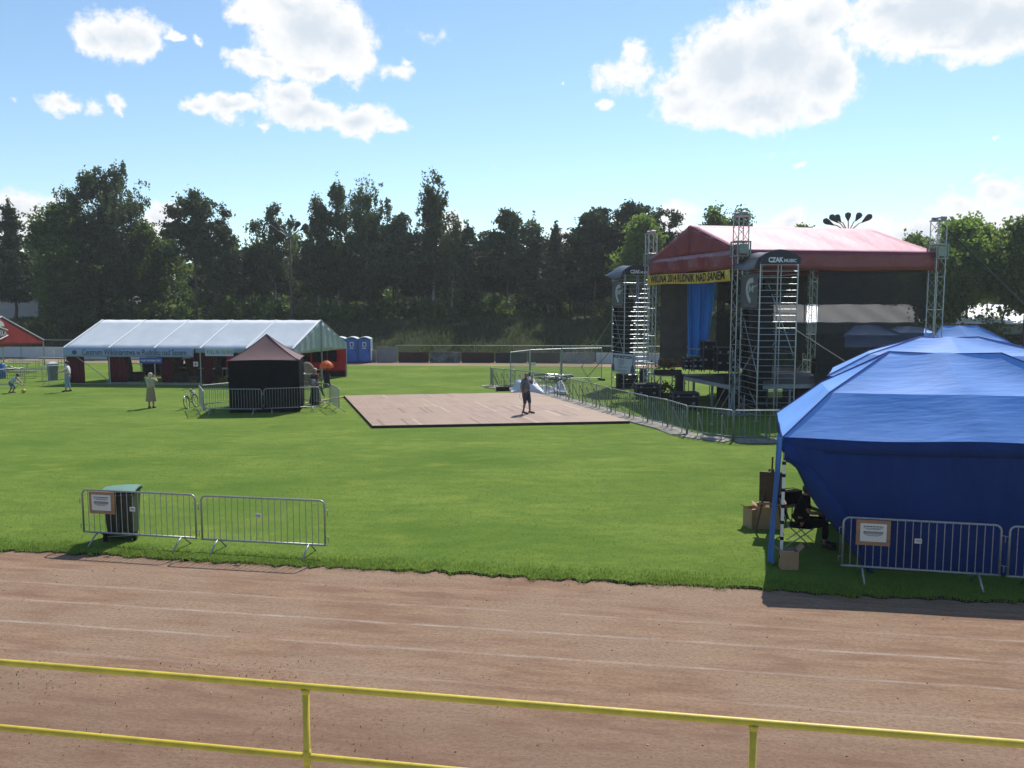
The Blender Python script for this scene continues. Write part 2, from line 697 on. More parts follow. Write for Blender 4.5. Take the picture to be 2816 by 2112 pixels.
def grass_mat(name, ca, cb_, cc, bump=.03):
    m, nt, out = newmat(name)
    L = nt.links
    g = nn(nt, 'ShaderNodeNewGeometry')

    def noi(scale, det=5, ro=.6, st=(1, 1, 1)):
        mp = nn(nt, 'ShaderNodeMapping')
        mp.inputs['Scale'].default_value = st
        L.new(g.outputs['Position'], mp.inputs[0])
        n = nn(nt, 'ShaderNodeTexNoise')
        n.inputs['Scale'].default_value = scale
        n.inputs['Detail'].default_value = det
        n.inputs['Roughness'].default_value = ro
        L.new(mp.outputs[0], n.inputs[0])
        return n.outputs[0]
    c = ramp2(nt, noi(.33, 6, .65, (.6, 1, 1)), ca, cb_, .34, .66)

    def mixin(fac, lo, hi, a0, col, c):
        mr = nn(nt, 'ShaderNodeMapRange', interpolation_type='SMOOTHSTEP')
        mr.inputs[1].default_value = lo
        mr.inputs[2].default_value = hi
        mr.inputs[4].default_value = a0
        L.new(fac, mr.inputs[0])
        x = nn(nt, 'ShaderNodeMixRGB')
        L.new(mr.outputs[0], x.inputs[0])
        L.new(c, x.inputs[1])
        x.inputs[2].default_value = (*col, 1)
        return x.outputs[0]
    nf = noi(9, 6, .7)
    ng = noi(42, 3, .7)
    c = mixin(nf, .46, .66, .55, cc, c)
    c = mixin(ng, .52, .70, .5, tuple(x * .45 for x in ca), c)
    c = mixin(noi(2.6, 5, .65, (.55, 1, 1)), .44, .62, .38, (ca[0] * .80, ca[1] * .86, ca[2]), c)
    c = mixin(noi(1.1, 5, .6, (.5, 1, 1)), .54, .70, .45, (cb_[0] * 1.25, cb_[1] * 1.08, cb_[2]), c)
    b = nn(nt, 'ShaderNodeBsdfPrincipled')
    L.new(c, b.inputs['Base Color'])
    b.inputs['Roughness'].default_value = .9
    b.inputs['Specular IOR Level'].default_value = .05
    b.inputs['Sheen Weight'].default_value = 0
    ad = nn(nt, 'ShaderNodeMath', operation='ADD')
    L.new(nf, ad.inputs[0])
    L.new(ng, ad.inputs[1])
    bp = nn(nt, 'ShaderNodeBump')
    bp.inputs['Distance'].default_value = bump
    L.new(ad.outputs[0], bp.inputs['Height'])
    L.new(bp.outputs[0], b.inputs['Normal'])
    L.new(b.outputs[0], out.inputs[0])
    return m


TRACK = track_mat()
FIELD = grass_mat('lawn', (.100, .172, .024), (.184, .254, .046), (.086, .152, .021), .02)
BANK = grass_mat('bank_grass', (.050, .070, .024), (.085, .100, .040), (.110, .105, .060), .15)
SOIL = pm('dark_soil', (.035, .024, .016), .95, .4, 12, bump=.03, bscale=30)
CONC = pm('concrete', (.33, .32, .30), .85, .18, 3, bump=.004, bscale=30)

mb = MB()
mb.quad((-900, -60, -.16), (900, -60, -.16), (900, 1500, -.16), (-900, 1500, -.16))
tag(mb.build('ground', BANK), kind='structure')
mb = MB()
mb.grid(lambda u, v: trk(-60 + 120 * u, 1 + 14.6 * v, -.05), 24, 6)
tag(mb.build('running_track', TRACK), kind='structure')
WALL = [(-80, 79.5), (-45.3, 73.9), (-13.5, 68.5), (3, 67.6), (14, 66.4), (24, 60), (34, 52), (60, 44)]
FAR = [(-80, 73.5), (-45.3, 68.6), (-13.5, 64.3), (3, 63.2), (14, 61.5), (22, 56), (32, 48.5), (60, 41)]
mb = MB()
for (a, b), (c, d) in zip(zip(WALL, WALL[1:]), zip(FAR, FAR[1:])):
    mb.quad((c[0], c[1] - 3, -.05), (d[0], d[1] - 3, -.05), (b[0], b[1] + 1, -.05), (a[0], a[1] + 1, -.05))
FARDIRT = pm('far_track_dirt', (.250, .175, .095), .95, .25, .8, stretch=(.3, 1, 1))
tag(mb.build('far_running_track', FARDIRT), kind='structure')

# the lawn: a sheet whose near edge is a ragged turf lip above the track
EN = 14.42
nE = 900


EW = [.05 * random.gauss(0, 1) for _ in range(900)]


def edge_n(a):
    return EN + EW[int((a + 40) * 9) % len(EW)] + (EW[(int((a + 40) * 9) + 1) % len(EW)] - EW[int((a + 40) * 9) % len(EW)]) * (((a + 40) * 9) % 1) + .03 * sin(a * 1.1) + .02 * sin(a * .37 + 1)


mb = MB()
aa = [-34 + 68 * i / nE for i in range(nE + 1)]
dip = [max(0.0, .5 + .5 * math.sin(a * 1.9 + math.sin(a * .6) * 2) + .35 * math.sin(a * 6.1)) for a in aa]
near = [trk(a, edge_n(a), -.035 * min(1, d)) for a, d in zip(aa, dip)]
nearb = [trk(a, edge_n(a) - .03 - .05 * min(1, d), -.058) for a, d in zip(aa, dip)]
second = [trk(a, EN + .7, 0) for a in aa]
N = nE + 1
vs = [p for p in nearb] + [p for p in near] + [p for p in second]
fs = []
mi_ = []
for i in range(nE):
    mb.add([nearb[i], nearb[i + 1], near[i + 1], near[i]], [(0, 1, 2, 3)], 1)
mb.add(near + second, [(i, i + 1, N + i + 1, N + i) for i in range(nE)], 0)
far_y = lambda x: np.interp(x, [p[0] for p in FAR], [p[1] for p in FAR])
nx = 60
b0 = [second[int(i * nE / nx)] for i in range(nx + 1)]
for j in range(12):
    for i in range(nx):
        q = []
        for (ii, jj) in ((i, j), (i + 1, j), (i + 1, j + 1), (i, j + 1)):
            p = b0[ii]
            x1 = -62 + 124 * ii / nx
            y1 = float(far_y(x1)) + .12 * sin(x1 * 2.3)
            t = jj / 12
            q.append((p.x + (x1 - p.x) * t, p.y + (y1 - p.y) * t, 0))
        mb.add(q, [(0, 1, 2, 3)], 0)
tag(mb.build('grass_field', [FIELD, SOIL]), kind='structure')


def blades(n, fn, h, wdt, rng, lean=.5):
    """n little grass blades (triangles as thin quads)"""
    P = np.array([fn() for _ in range(n)], dtype=np.float32)
    ang = rng.uniform(0, 2 * pi, n)
    hh = h * rng.uniform(.5, 1.3, n)
    wd = wdt * rng.uniform(.6, 1.3, n)
    dx, dy = np.cos(ang), np.sin(ang)
    la = rng.uniform(0, 2 * pi, n)
    lm = rng.uniform(0, lean, n) * hh
    V = np.zeros((n, 4, 3), np.float32)
    for k, (sg, t) in enumerate(((-1, 0), (1, 0), (.25, 1), (-.25, 1))):
        V[:, k, 0] = P[:, 0] + dx * wd * sg * .5 + np.cos(la) * lm * t
        V[:, k, 1] = P[:, 1] + dy * wd * sg * .5 + np.sin(la) * lm * t
        V[:, k, 2] = P[:, 2] + hh * t
    return V.reshape(-1, 3), np.arange(n * 4).reshape(n, 4)


def verge_pt():
    a = random.uniform(-15, 14)
    c_ = math.sin(a * 2.3) + math.sin(a * 5.9 + 1) + math.sin(a * .7)
    return trk(a, edge_n(a) + random.triangular(-.09 - .05 * max(0, c_), .70, 0.0), -.03)


V, F = blades(26000, verge_pt, .060, .015, RNG, 1.3)
V2, F2 = blades(7000, lambda: trk(random.uniform(-15, 14), 0, 0), .0, .014, RNG) if False else (V, F)
tag(np_mesh('verge_grass', V, F, LF_TURF), 'ragged grass fringe along the turf edge beside the cinder track', 'grass', kind='stuff')


def turf_pt():
    while True:
        n = EN + .3 + 10.5 * random.random() ** 1.5
        a = random.uniform(-17, 15)
        return trk(a, n, -.005)


V, F = blades(50000, turf_pt, .022, .016, RNG, 1.2)
tag(np_mesh('short_grass', V, F, LF_TURF), 'short mown grass blades on the near part of the lawn', 'grass', kind='stuff')

# weeds and stones on the track
mb = MB()
for _ in range(420):
    a, n = random.uniform(-13, 13), random.uniform(7.6, 14.2)
    r = random.choice([.006, .008, .01, .014])
    p = trk(a, n, -.05 + r * .4)
    M = Matrix.Rotation(random.uniform(0, 6), 3, 'Z')
    mb.ball(p, (r, r * .8, r * .6), 6, 4, random.choice([0, 0, 0, 0, 1]), M)
PEB1 = pm('pale_stone', (.55, .51, .46), .8, .1, 9)
PEB2 = pm('dark_stone', (.09, .06, .05), .9, .2, 9)
PEB3 = pm('pink_stone', (.30, .18, .14), .9, .2, 9)
tag(mb.build('gravel', [PEB3, PEB1, PEB2]), 'loose pale stones and grit scattered over the cinder track', 'gravel', kind='stuff')


def weed_pt():
    while True:
        a, n = random.gauss(-7, 3.0), random.uniform(7.9, 10.6)
        if math.sin(a * 1.7 + n * 2.3) + math.sin(a * .9 - n * 3.1) + random.gauss(0, .9) > .9:
            return trk(a, n, -.052)


V, F = blades(450, weed_pt, .022, .016, RNG, 1.4)
tag(np_mesh('track_weeds', V, F, LF_ROUGH), 'small green weeds coming through the track below the yellow railing', 'weeds', kind='stuff')

# the stand terrace that carries the railing (just below the frame)
mb = MB()
for (n0, n1, z) in ((3.4, 5.05, 1.45), (1.6, 3.4, 1.9), (-1.5, 1.6, 2.4), (-12, -1.5, 3.2)):
    c = trk(0, (n0 + n1) / 2, (z - .16) / 2)
    mb.box(c, (70, n1 - n0, z + .16), -TH)
tag(mb.build('stand_terrace', CONC), kind='structure')

# ------------------------------------------------------------------ embankment behind the far wall
wx = [p[0] for p in WALL]
wy = [p[1] for p in WALL]


def hill(x, y):
    yf = np.interp(x, wx, wy)
    s = (y - yf - .25) * .86
    k = np.clip(s / 9.5, 0, 1)
    k = k * k * (3 - 2 * k)
    H0 = 2.9 + .55 * np.clip((x - 5) / 15, 0, 1)
    return -.14 + (H0 + .14) * k + .10 * np.sin(x * .9) * np.sin(y * .8 + x * .3) * k + .0


gx = np.linspace(-95, 85, 181)
gy = np.linspace(42, 175, 134)
X, Y = np.meshgrid(gx, gy)
Z = hill(X, Y)
V = np.stack([X, Y, Z], -1).reshape(-1, 3)
ii = np.arange(len(gx) * len(gy)).reshape(len(gy), len(gx))
Fq = np.stack([ii[:-1, :-1], ii[:-1, 1:], ii[1:, 1:], ii[1:, :-1]], -1).reshape(-1, 4)
keep = (V[Fq, 2].max(1) > -.13)
eb = np_mesh('embankment', V, Fq[keep], BANK)
tag(eb, kind='structure')
eb.data.polygons.foreach_set('use_smooth', [True] * len(eb.data.polygons))


def bank_pt():
    while True:
        x = random.uniform(-52, 48)
        y = float(np.interp(x, wx, wy)) + .5 + 14 * random.random()
        if math.sin(x * .7 + y * .5) + math.sin(x * 1.9 - y) + random.uniform(-1.4, 1.2) > -.4:
            return (x, y, float(hill(x, y)) - .03)


V, F = blades(30000, bank_pt, .38, .10, RNG, .9)
tag(np_mesh('rough_grass', V, F, LF_ROUGH), 'long rough grass covering the embankment behind the far wall', 'grass', kind='stuff')

# ------------------------------------------------------------------ trees


def leaves(C, size, el, rng, droop=0.0):
    """rhombic leaf cards at centres C"""
    n = len(C)
    C = np.asarray(C, np.float32)
    d = rng.normal(size=(n, 3))
    if droop:
        d[:, 2] = d[:, 2] * (1 - droop) - droop * 2.2
    d /= np.linalg.norm(d, axis=1)[:, None]
    e = rng.normal(size=(n, 3))
    e -= d * (e * d).sum(1)[:, None]
    e /= np.linalg.norm(e, axis=1)[:, None]
    s = (size * rng.uniform(.6, 1.35, n))[:, None]
    V = np.stack([C + d * s * el, C + e * s, C - d * s * el, C - e * s], 1)
    return V.reshape(-1, 3)


def crown_points(kind, h, w, cb, rng, dens):
    """limbs (base, mid, tip) and leaf positions of one crown (local, trunk at the origin)"""
    limbs, P = [], []
    nl = int({'birch': 27, 'pine': 22, 'spruce': 70, 'leafy': 34}[kind] * dens)
    for i in range(nl):
        u = (i + rng.uniform(0, 1)) / nl
        ph = i * 2.4 + rng.uniform(-.6, .6)
        if kind == 'spruce':
            u = (int(u * 15) + rng.uniform(0, .25)) / 15
            prof = (1 - u) ** .8 + .06
            rise, Lf = .28 + .5 * u, rng.uniform(.65, 1.12)
        elif kind == 'birch':
            prof = sin(pi * min(1, u * .74 + .20)) ** .7
            rise, Lf = .75 + .7 * u, rng.uniform(.25, 1.25)
        elif kind == 'pine':
            prof = sin(pi * min(1, u * .72 + .22)) ** .8
            rise, Lf = .10 + .55 * u, rng.uniform(.35, 1.25)
        else:
            prof = sin(pi * (u * .80 + .14)) ** .65
            rise, Lf = .45 + .6 * u, rng.uniform(.5, 1.12)
        R = w * prof * Lf + .12
        ztip = h * (cb + (1 - cb) * u) * (.985 if kind != 'spruce' else .97) + rng.normal() * .15
        zb = max(cb * h * .8, ztip - rise * R)
        zb = min(zb, h * .96)
        b = np.array([0, 0, zb])
        e = np.array([R * cos(ph), R * sin(ph), ztip])
        md = (b + e) / 2 + np.array([0, 0, (.10 if kind != 'pine' else -.05) * R]) + rng.normal(size=3) * .06 * R
        limbs.append((b, md, e))
        k0 = {'birch': .30, 'pine': .48, 'spruce': .15, 'leafy': .35}[kind]
        nk = max(2, int({'birch': 3.0, 'pine': 2.6, 'spruce': 3.6, 'leafy': 3.0}[kind] * R + 2))
        for q in np.linspace(k0, 1.0, nk):
            c = (1 - q) ** 2 * b + 2 * q * (1 - q) * md + q * q * e
            tw = .20 * R * (1.2 - .4 * q) + .12
            if kind == 'birch':
                for _ in range(4):
                    st = c + rng.normal(size=3) * np.array([tw, tw, tw * .8])
                    ln = rng.uniform(.35, 1.35)
                    m = int(ln * 26) + 7
                    t = np.linspace(0, 1, m)[:, None]
                    P.append(st + t * np.array([rng.normal() * .16, rng.normal() * .16, -ln]) + rng.normal(size=(m, 3)) * .10)
            elif kind == 'pine':
                for _ in range(3):
                    st = c + rng.normal(size=3) * np.array([tw * 1.1, tw * 1.1, tw * .35])
                    P.append(st + rng.normal(size=(56, 3)) * np.array([.33, .33, .15]))
            elif kind == 'spruce':
                st = c + rng.normal(size=3) * np.array([tw * .5, tw * .5, .05])
                P.append(st + rng.normal(size=(24, 3)) * np.array([.19, .19, .12]))
            else:
                for _ in range(4):
                    st = c + rng.normal(size=3) * np.array([tw * 1.1, tw * 1.1, tw * .8])
                    P.append(st + rng.normal(size=(38, 3)) * np.array([.34, .34, .24]))
    for u in np.linspace(.84, 1.0, 14):      # the leader
        s_ = {'birch': .30, 'pine': .42, 'spruce': .12, 'leafy': .42}[kind] * (1.25 - u) * 3
        P.append(np.array([0, 0, u * h]) + rng.normal(size=(14, 3)) * np.array([s_, s_, .25]))
    P = np.concatenate(P)
    # gaps: thin the foliage where a coarse random field is low
    ks = {'birch': 2.1, 'pine': 1.9, 'spruce': 2.6, 'leafy': 1.7}[kind]
    f = np.zeros(len(P))
    for _ in range(7):
        d = rng.normal(size=3)
        d /= np.linalg.norm(d)
        f += np.sin((P @ d) * ks * rng.uniform(.6, 1.6) + rng.uniform(0, 6.3))
    f = f / 7 ** .5 + rng.normal(size=len(P)) * .38
    return limbs, P[f > {'birch': -.28, 'pine': -.20, 'spruce': -.5, 'leafy': -.30}[kind]]


KN = {'birch': ('birch_tree', 'birch', BARKB, LF_BIRCH, .080, 1.7, .5), 'pine': ('pine_tree', 'pine', BARKP, LF_PINE, .085, 2.2, 0),
      'spruce': ('spruce_tree', 'spruce', BARK, LF_PINE, .075, 2.2, .1), 'leafy': ('leafy_tree', 'tree', BARK, LF_MAPLE, .10, 1.4, 0),
      'young': ('leafy_tree', 'tree', BARK, LF_LIGHT, .10, 1.4, 0)}


def tree(kind, x, y, z0, h, w, label, cb=.3, dens=1.0, group=None, lean=0.0, seed=0, lsize=1.0):
    rng = np.random.default_rng(seed + 100)
    nm, cat, bark, leaf, ls, el_, dr = KN[kind]
    t = thing(nm, label, cat, (x, y, z0), 0, group)
    tips, P = crown_points('leafy' if kind == 'young' else kind, h, w, cb, rng, dens)
    if lean:
        P[:, 0] += lean * (P[:, 2] / h) ** 2
    V = leaves(P, ls * lsize, el_, rng, dr)
    np_mesh('crown', V, np.arange(len(V)).reshape(-1, 4), leaf, t)
    tm = MB()
    r0 = max(.09, h * .0125)
    ks = [0, .15, .4, .65, .85, .97]
    wob = rng.normal(size=(6, 2)) * .10
    wob[0] = 0
    ax = [Vector((wob[i][0] + lean * k * k, wob[i][1], k * h)) for i, k in enumerate(ks)]
    tm.tube([ax[0] - Vector((0, 0, .3))] + ax, [r0 * 1.35, r0 * 1.25] + [max(.02, r0 * (1 - .95 * k)) for k in ks[1:]], 8)
    for bb, md, e in tips:
        sh = lambda c: Vector((c[0] + lean * (c[2] / h) ** 2, c[1], c[2]))
        rb = max(.016, r0 * .42 * (1 - bb[2] / h) + .01)
        tm.tube([sh(bb), sh(md), sh(e)], [rb, rb * .6, .010], 5)
    tm.build('trunk', bark, t, smooth=True)
    return t


def ptree(kind, px, top, halfpx, Yd, label, cb=.3, dens=1.0, lean=0, group=None, seed=None, lsize=1.0):
    p = at(px, top, Yd)
    z0 = float(hill(p.x, Yd))
    h = p.z - z0
    w = halfpx / FPX * Yd
    return tree(kind, p.x, Yd, z0, h, w, label, cb, dens, group, lean, px if seed is None else seed, lsize)


ptree('spruce', 22, 552, 72, 83, 'ragged conifer at the left edge of the photo, standing before the grey house', .25, 1.5)
ptree('birch', 238, 464, 78, 84, 'tall broad birch, left one of the two tallest at the wood edge over the marquee', .22, 1.9)
ptree('birch', 308, 447, 92, 86, 'tallest birch of the tree line, its pointed top right of a similar birch', .22, 1.9)
ptree('leafy', 168, 560, 66, 82, 'dark leafy tree hugging the left flank of the two tallest birches', .22, 1.4)
ptree('leafy', 150, 660, 40, 80, 'low dark tree partly hiding the grey house at its right corner', .12, 1.1)
ptree('leafy', 418, 612, 60, 86, 'low round tree between the tall birches and the flat-topped pine', .25, 1.1)
ptree('pine', 526, 522, 62, 83, 'lone tall pine with bare lower trunk and dense flat-topped crown above the marquee', .50, 1.5)
ptree('spruce', 612, 563, 56, 84, 'conifer with several spiky tops just right of the flat-topped pine', .30, 1.2)
ptree('birch', 706, 608, 30, 87, 'thin wispy birch left of the drooping birch beside the left floodlight', .35, .7)
ptree('birch', 752, 560, 48, 85, 'drooping birch behind the left cluster floodlight', .35, 1.0)
ptree('birch', 872, 536, 52, 85, 'rounded birch standing right of the left cluster floodlight', .28, 1.2)
ptree('birch', 930, 480, 34, 86, 'slim pointed birch between two rounder birches above the marquee gable', .25, 1.1)
ptree('birch', 1004, 490, 66, 86, 'tall bushy birch right of the slim pointed one', .25, 1.6)
ptree('pine', 1092, 600, 62, 84, 'dark pine between the bushy birch and the tallest drooping birch', .40, 1.4)
ptree('birch', 1190, 472, 46, 86, 'tall narrow drooping birch rising alone above the middle of the wood', .30, 1.5)
ptree('birch', 1244, 586, 34, 85, 'short weeping birch at the right foot of the tall lone drooping birch', .3, .8)
ptree('spruce', 1286, 614, 34, 84, 'thin-topped conifer right of the short weeping birch', .2, 1.0)
ptree('pine', 1396, 585, 60, 84, 'open pine with wide level branches in the middle of the wood edge', .42, 1.1)
ptree('spruce', 1470, 590, 30, 85, 'spiky young conifer right of the open level-branched pine', .2, 1.0)
ptree('spruce', 1529, 614, 32, 84, 'shorter spiky conifer midway between open pine and dark round pine', .2, 1.0)
ptree('pine', 1640, 576, 66, 83, 'dark round-headed pine left of the left loudspeaker tower top', .38, 1.6)
ptree('pine', 1736, 555, 66, 85, 'tallest dark pine behind the left loudspeaker tower', .36, 1.6)
ptree('pine', 1812, 574, 60, 84, 'dark pine behind the left slope of the red stage roof', .28, 1.4)
ptree('young', 1764, 600, 56, 79, 'bright yellow-green leafy tree among dark pines behind the stage gable', .2, 1.2)
ptree('leafy', 1996, 572, 66, 80, 'dark tree crown rising over the stage roof ridge behind the near truss tower', .25, 1.3)
ptree('leafy', 2204, 622, 36, 82, 'tree whose tip just shows over the middle of the stage roof ridge', .2, .9)
ptree('leafy', 2512, 655, 46, 74, 'small leafy tree left of the far right truss tower, behind the roof', .15, .9)
ptree('young', 2668, 604, 84, 60, 'big leafy tree right of the stage with a dark leaning trunk', .40, 1.6)
ptree('leafy', 2592, 690, 48, 58, 'leafy tree close behind the right truss tower', .42, .8)
ptree('young', 2772, 652, 74, 59, 'broad leafy tree at the right, between the big tree and the frame edge', .50, 1.2)
ptree('leafy', 2838, 596, 50, 57, 'tree cut by the right edge of the photo', .36, 1.3)
for i, (px, top, yd) in enumerate(((2160, 690, 72), (2250, 700, 70), (2340, 696, 71), (2430, 704, 69), (2480, 690, 73))):
    ptree('leafy', px, top, 62, yd, 'dark leafy tree seen only through the black mesh side of the stage', .12, 1.0, group='trees seen through the stage mesh', seed=900 + i)
# the belt behind the front row: dark pines nothing tells apart
k = 0
for px in range(160, 1900, 54):
    k += 1
    if abs(px - 526) < 44:
        continue
    jx = px + random.randint(-16, 16)
    ptree('pine', jx, random.randint(640, 712), random.randint(46, 64), random.uniform(88, 94), 'dark pine standing deep in the wood behind the front trees', random.uniform(.34, .52), 1.0,
          group='dark pines deep in the wood', seed=300 + k)


def shrub_mass(name, spots, lm, label, cat, ls=.2, el_=1.3, per=520):
    P = []
    rng = np.random.default_rng(len(spots))
    for (x, y, r, hh) in spots:
        z0 = float(hill(x, y))
        nb = max(3, int(per / 32))
        c = rng.normal(size=(nb, 3)) * np.array([r * .45, r * .45, hh * .22]) + np.array([x, y, z0 + hh * .45])
        c[:, 2] = np.maximum(c[:, 2], z0 + .2)
        for q in c:
            P.append(q + rng.normal(size=(32, 3)) * np.array([.42, .42, .34]))
    P = np.concatenate(P)
    V = leaves(P, ls, el_, rng)
    return tag(np_mesh(name, V, np.arange(len(V)).reshape(-1, 4), lm), label, cat, kind='stuff')


sp = []
for _ in range(60):
    sp.append((random.uniform(-44, 12), random.uniform(81.5, 90), random.uniform(.8, 1.8), random.uniform(.8, 2.6)))
shrub_mass('undergrowth', sp, LF_MAPLE, 'dark bushes and saplings between the trunks at the wood edge', 'undergrowth', .17, 1.3, 300)
sp = []
for _ in range(120):
    x = random.uniform(-66, 24)
    if sin(x * .35 + 1) + sin(x * .13) + random.gauss(0, .5) < -.1:
        continue
    sp.append((x, random.uniform(99, 110), random.uniform(1.0, 2.4), random.uniform(1.5, 8.5)))
shrub_mass('sunlit_thicket', sp, LF_THICK, 'sunlit green thicket glowing between the dark trunks', 'thicket', .21, 1.3, 420)
sp = []
for _ in range(210):
    sp.append((random.uniform(-110, 75), random.uniform(120, 150), random.uniform(3.5, 6), random.uniform(4, 13)))
shrub_mass('far_wood', sp, LF_MAPLE, 'far dark wood closing the view behind the nearer trees', 'wood', .42, 1.4, 420)
sp = []
for _ in range(22):
    x = random.uniform(21, 48)
    y = random.uniform(57.5, 60)
    sp.append((x, y, random.uniform(.8, 1.6), random.uniform(.6, 1.9)))
shrub_mass('bank_bushes', sp, LF_MAPLE, 'low green bushes on the right bank before the pale roof', 'bushes', .14, 1.3, 210)

# ------------------------------------------------------------------ thin summer haze over the whole place
mb = MB().box((0, 92, 19.0), (560, 310, 40.4))
hz_m, hnt, hout = newmat('haze_air')
hv = nn(hnt, 'ShaderNodeVolumePrincipled')
hv.inputs['Color'].default_value = (.93, .96, 1.0, 1)
hv.inputs['Density'].default_value = .00045
hv.inputs['Anisotropy'].default_value = .3
hnt.links.new(hv.outputs[0], hout.inputs['Volume'])
tag(mb.build('haze', hz_m), 'thin pale summer haze between the stand and the wood', 'haze', kind='stuff')
# ------------------------------------------------------------------ far wall, railing, goal-side fences
WPAN = [  # photo x of the panel ends, height, material
    (-140, 60, .95, 'w'), (60, 150, .95, 'w'), (150, 250, .95, 'w'), (250, 400, .95, 'w'), (400, 560, .95, 'c'), (560, 720, .95, 'c'), (720, 930, .95, 'c'),
    (930, 1036, .95, 'c'), (1036, 1094, 1.22, 'g'), (1096, 1180, .80, 'r'), (1182, 1267, .80, 'k'), (1269, 1360, .80, 'r'), (1362, 1450, .80, 'd'), (1452, 1540, .80, 'r'),
    (1542, 1636, .80, 'o'), (1638, 1738, .80, 'w'), (1740, 1850, .80, 'w'), (1852, 1960, .80, 'o'), (1962, 2080, .80, 'o')]
PALEW = pm('pale_board', (.50, .53, .56), .7, .08, 1.5)
GREYW = pm('grey_board', (.20, .21, .22), .8, .12, 1.5)
DARKW = pm('black_board', (.020, .021, .022), .8, .4, 2)
OLDW = pm('old_concrete', (.24, .24, .235), .9, .35, 2.2)
PATCH = pm('patchy_board', (.10, .105, .11), .85, .95, 1.6)
WM = {'w': PALEW, 'c': OLDW, 'g': GREYW, 'r': RUST, 'k': PATCH, 'd': DARKW, 'o': OLDW}


def wall_y(x):
    return float(np.interp(x, wx, wy))


def on_wall(px):
    lo, hi = 45.0, 90.0
    for _ in range(40):
        m = (lo + hi) / 2
        x = (px - 1408) / FPX * (m * cos(PITCH) + CAMH * sin(PITCH))
        if m < wall_y(x):
            lo = m
        else:
            hi = m
    return x, m


t = thing('boundary_wall', 'low patchwork boundary wall of brown, black, grey and white panels along the far side', 'wall', (0, 68, 0))
for (a, b, h, k) in WPAN:
    xa, ya = on_wall(a)
    xb, yb = on_wall(b)
    c = Vector(((xa + xb) / 2, (ya + yb) / 2, h / 2 - .05))
    rz = atan2(yb - ya, xb - xa)
    m = MB()
    ln = sqrt((xb - xa) ** 2 + (yb - ya) ** 2)
    m.box(c, (ln - .06, .10, h), rz)
    m.box(c + Vector((0, -.012, h / 2 + .02)), (ln - .04, .14, .04), rz)
    m.build('wall_panel', WM[k], t, world=True)
t = thing('pipe_railing', 'thin pipe railing standing above the far boundary wall', 'railing', (0, 69, 0))
m = MB()
posts = []
for px in range(-100, 2000, 108):
    x, y = on_wall(px)
    y += .25
    zt = 1.32 if px > 1000 else 1.55
    posts.append((x, y, zt))
for a, b in zip(posts, posts[1:]):
    if a[2] == b[2]:
        m.bar(a, b, .03)
m.build('rail', STEELG, t, world=True)
for (x, y, z) in posts:
    MB().bar((x, y, -.1), (x, y, z), .03).build('post', STEELG, t, world=True)

# three temporary mesh fence panels with feet
HERAS = [((1404, 969), (1456, 963)), ((1458, 962.5), (1543, 959.5)), ((1546, 959), (1655, 957.5))]
MESHW = pm('thin_wire_mesh', (.35, .36, .36), .5, .1, 5, metal=.5, alpha=.13)
BLOCK = pm('rubber_block', (.03, .03, .032), .9, .2, 6)
lab = ['temporary mesh fence panel at the left, set edgewise with a small white tag', 'middle temporary mesh fence panel with thick posts on the far lawn', 'temporary mesh fence panel nearest the left loudspeaker tower, on black feet']
for i, (a, b) in enumerate(HERAS):
    pa, pb = G(a[0], a[1], 2.0), G(b[0], b[1], 2.0)
    pa.z = pb.z = 0
    c = (pa + pb) / 2
    t = thing('mesh_fence', lab[i], 'fence panel', c, atan2(pb.y - pa.y, pb.x - pa.x), 'temporary mesh fence panels')
    hl = (pb - pa).length / 2
    m = MB()
    for x in (-hl, hl):
        m.bar((x, 0, .04), (x, 0, 2.0), .045 if i == 1 else .025, 8)
    m.bar((-hl, 0, 2.0), (hl, 0, 2.0), .03, 8)
    m.bar((-hl, 0, .16), (hl, 0, .16), .02, 8)
    m.build('frame', GALV, t)
    MB().sheet(lambda u, v: (-hl + .03 + (2 * hl - .06) * u, 0, .18 + 1.80 * v), 4, 4, .004, (0, 1, 0)).build('wire_mesh', MESHW, t)
    for x in (-hl, hl):
        MB().box((x, 0, .06), (.22, .75, .12)).build('foot', BLOCK, t)
    if i < 2:
        MB().box((-hl + .2 if i else -hl + .15, -.04, 1.15), (.32, .01, .2)).build('tag', PAPER, t)

# ------------------------------------------------------------------ blue portable toilets
BLUEP = pm('blue_plastic', (.018, .110, .42), .45, .12, 2)
BLUEP2 = pm('deep_blue_plastic', (.014, .085, .34), .45, .12, 2)
ROOFP = pm('pale_plastic_roof', (.52, .60, .62), .5, .08, 3)


def toilet():
    t = thing('portable_toilet', 'x', 'portable toilet', (0, 0, 0), 0, 'blue portable toilets in a row')
    m = MB()
    m.box((0, 0, 1.0), (1.0, 1.05, 1.9))
    for x in (-.48, .48):
        m.box((x, -.53, 1.0), (.05, .03, 1.9))
    m.build('cabin', BLUEP2, t)
    d = MB().box((0, -.545, 1.02), (.80, .03, 1.78)).build('door', BLUEP, t)
    MB().box((0.02, -.568, 1.50), (.30, .012, .34)).build('sticker', PAPER, d)
    m = MB().box((0.02, -.577, 1.49), (.17, .008, .22))
    m.build('pictogram', DKGREY, d)
    MB().box((0.0, -.568, 1.19), (.30, .012, .10)).build('name_plate', PALEW, d)
    MB().box((.34, -.57, 1.0), (.05, .03, .14)).build('handle', BLACKP, d)
    m = MB()
    m.sheet(lambda u, v: (-.52 + 1.04 * u, -.57 + 1.14 * v, 1.95 + .15 * sin(pi * u) ** 1.2 + .02 * sin(pi * v)), 14, 4, .05, (0, 0, -1))
    m.build('roof', ROOFP, t, smooth=False)
    MB().box((0, 0, .03), (1.02, 1.08, .06)).build('skid', BLACKP, t)
    return t


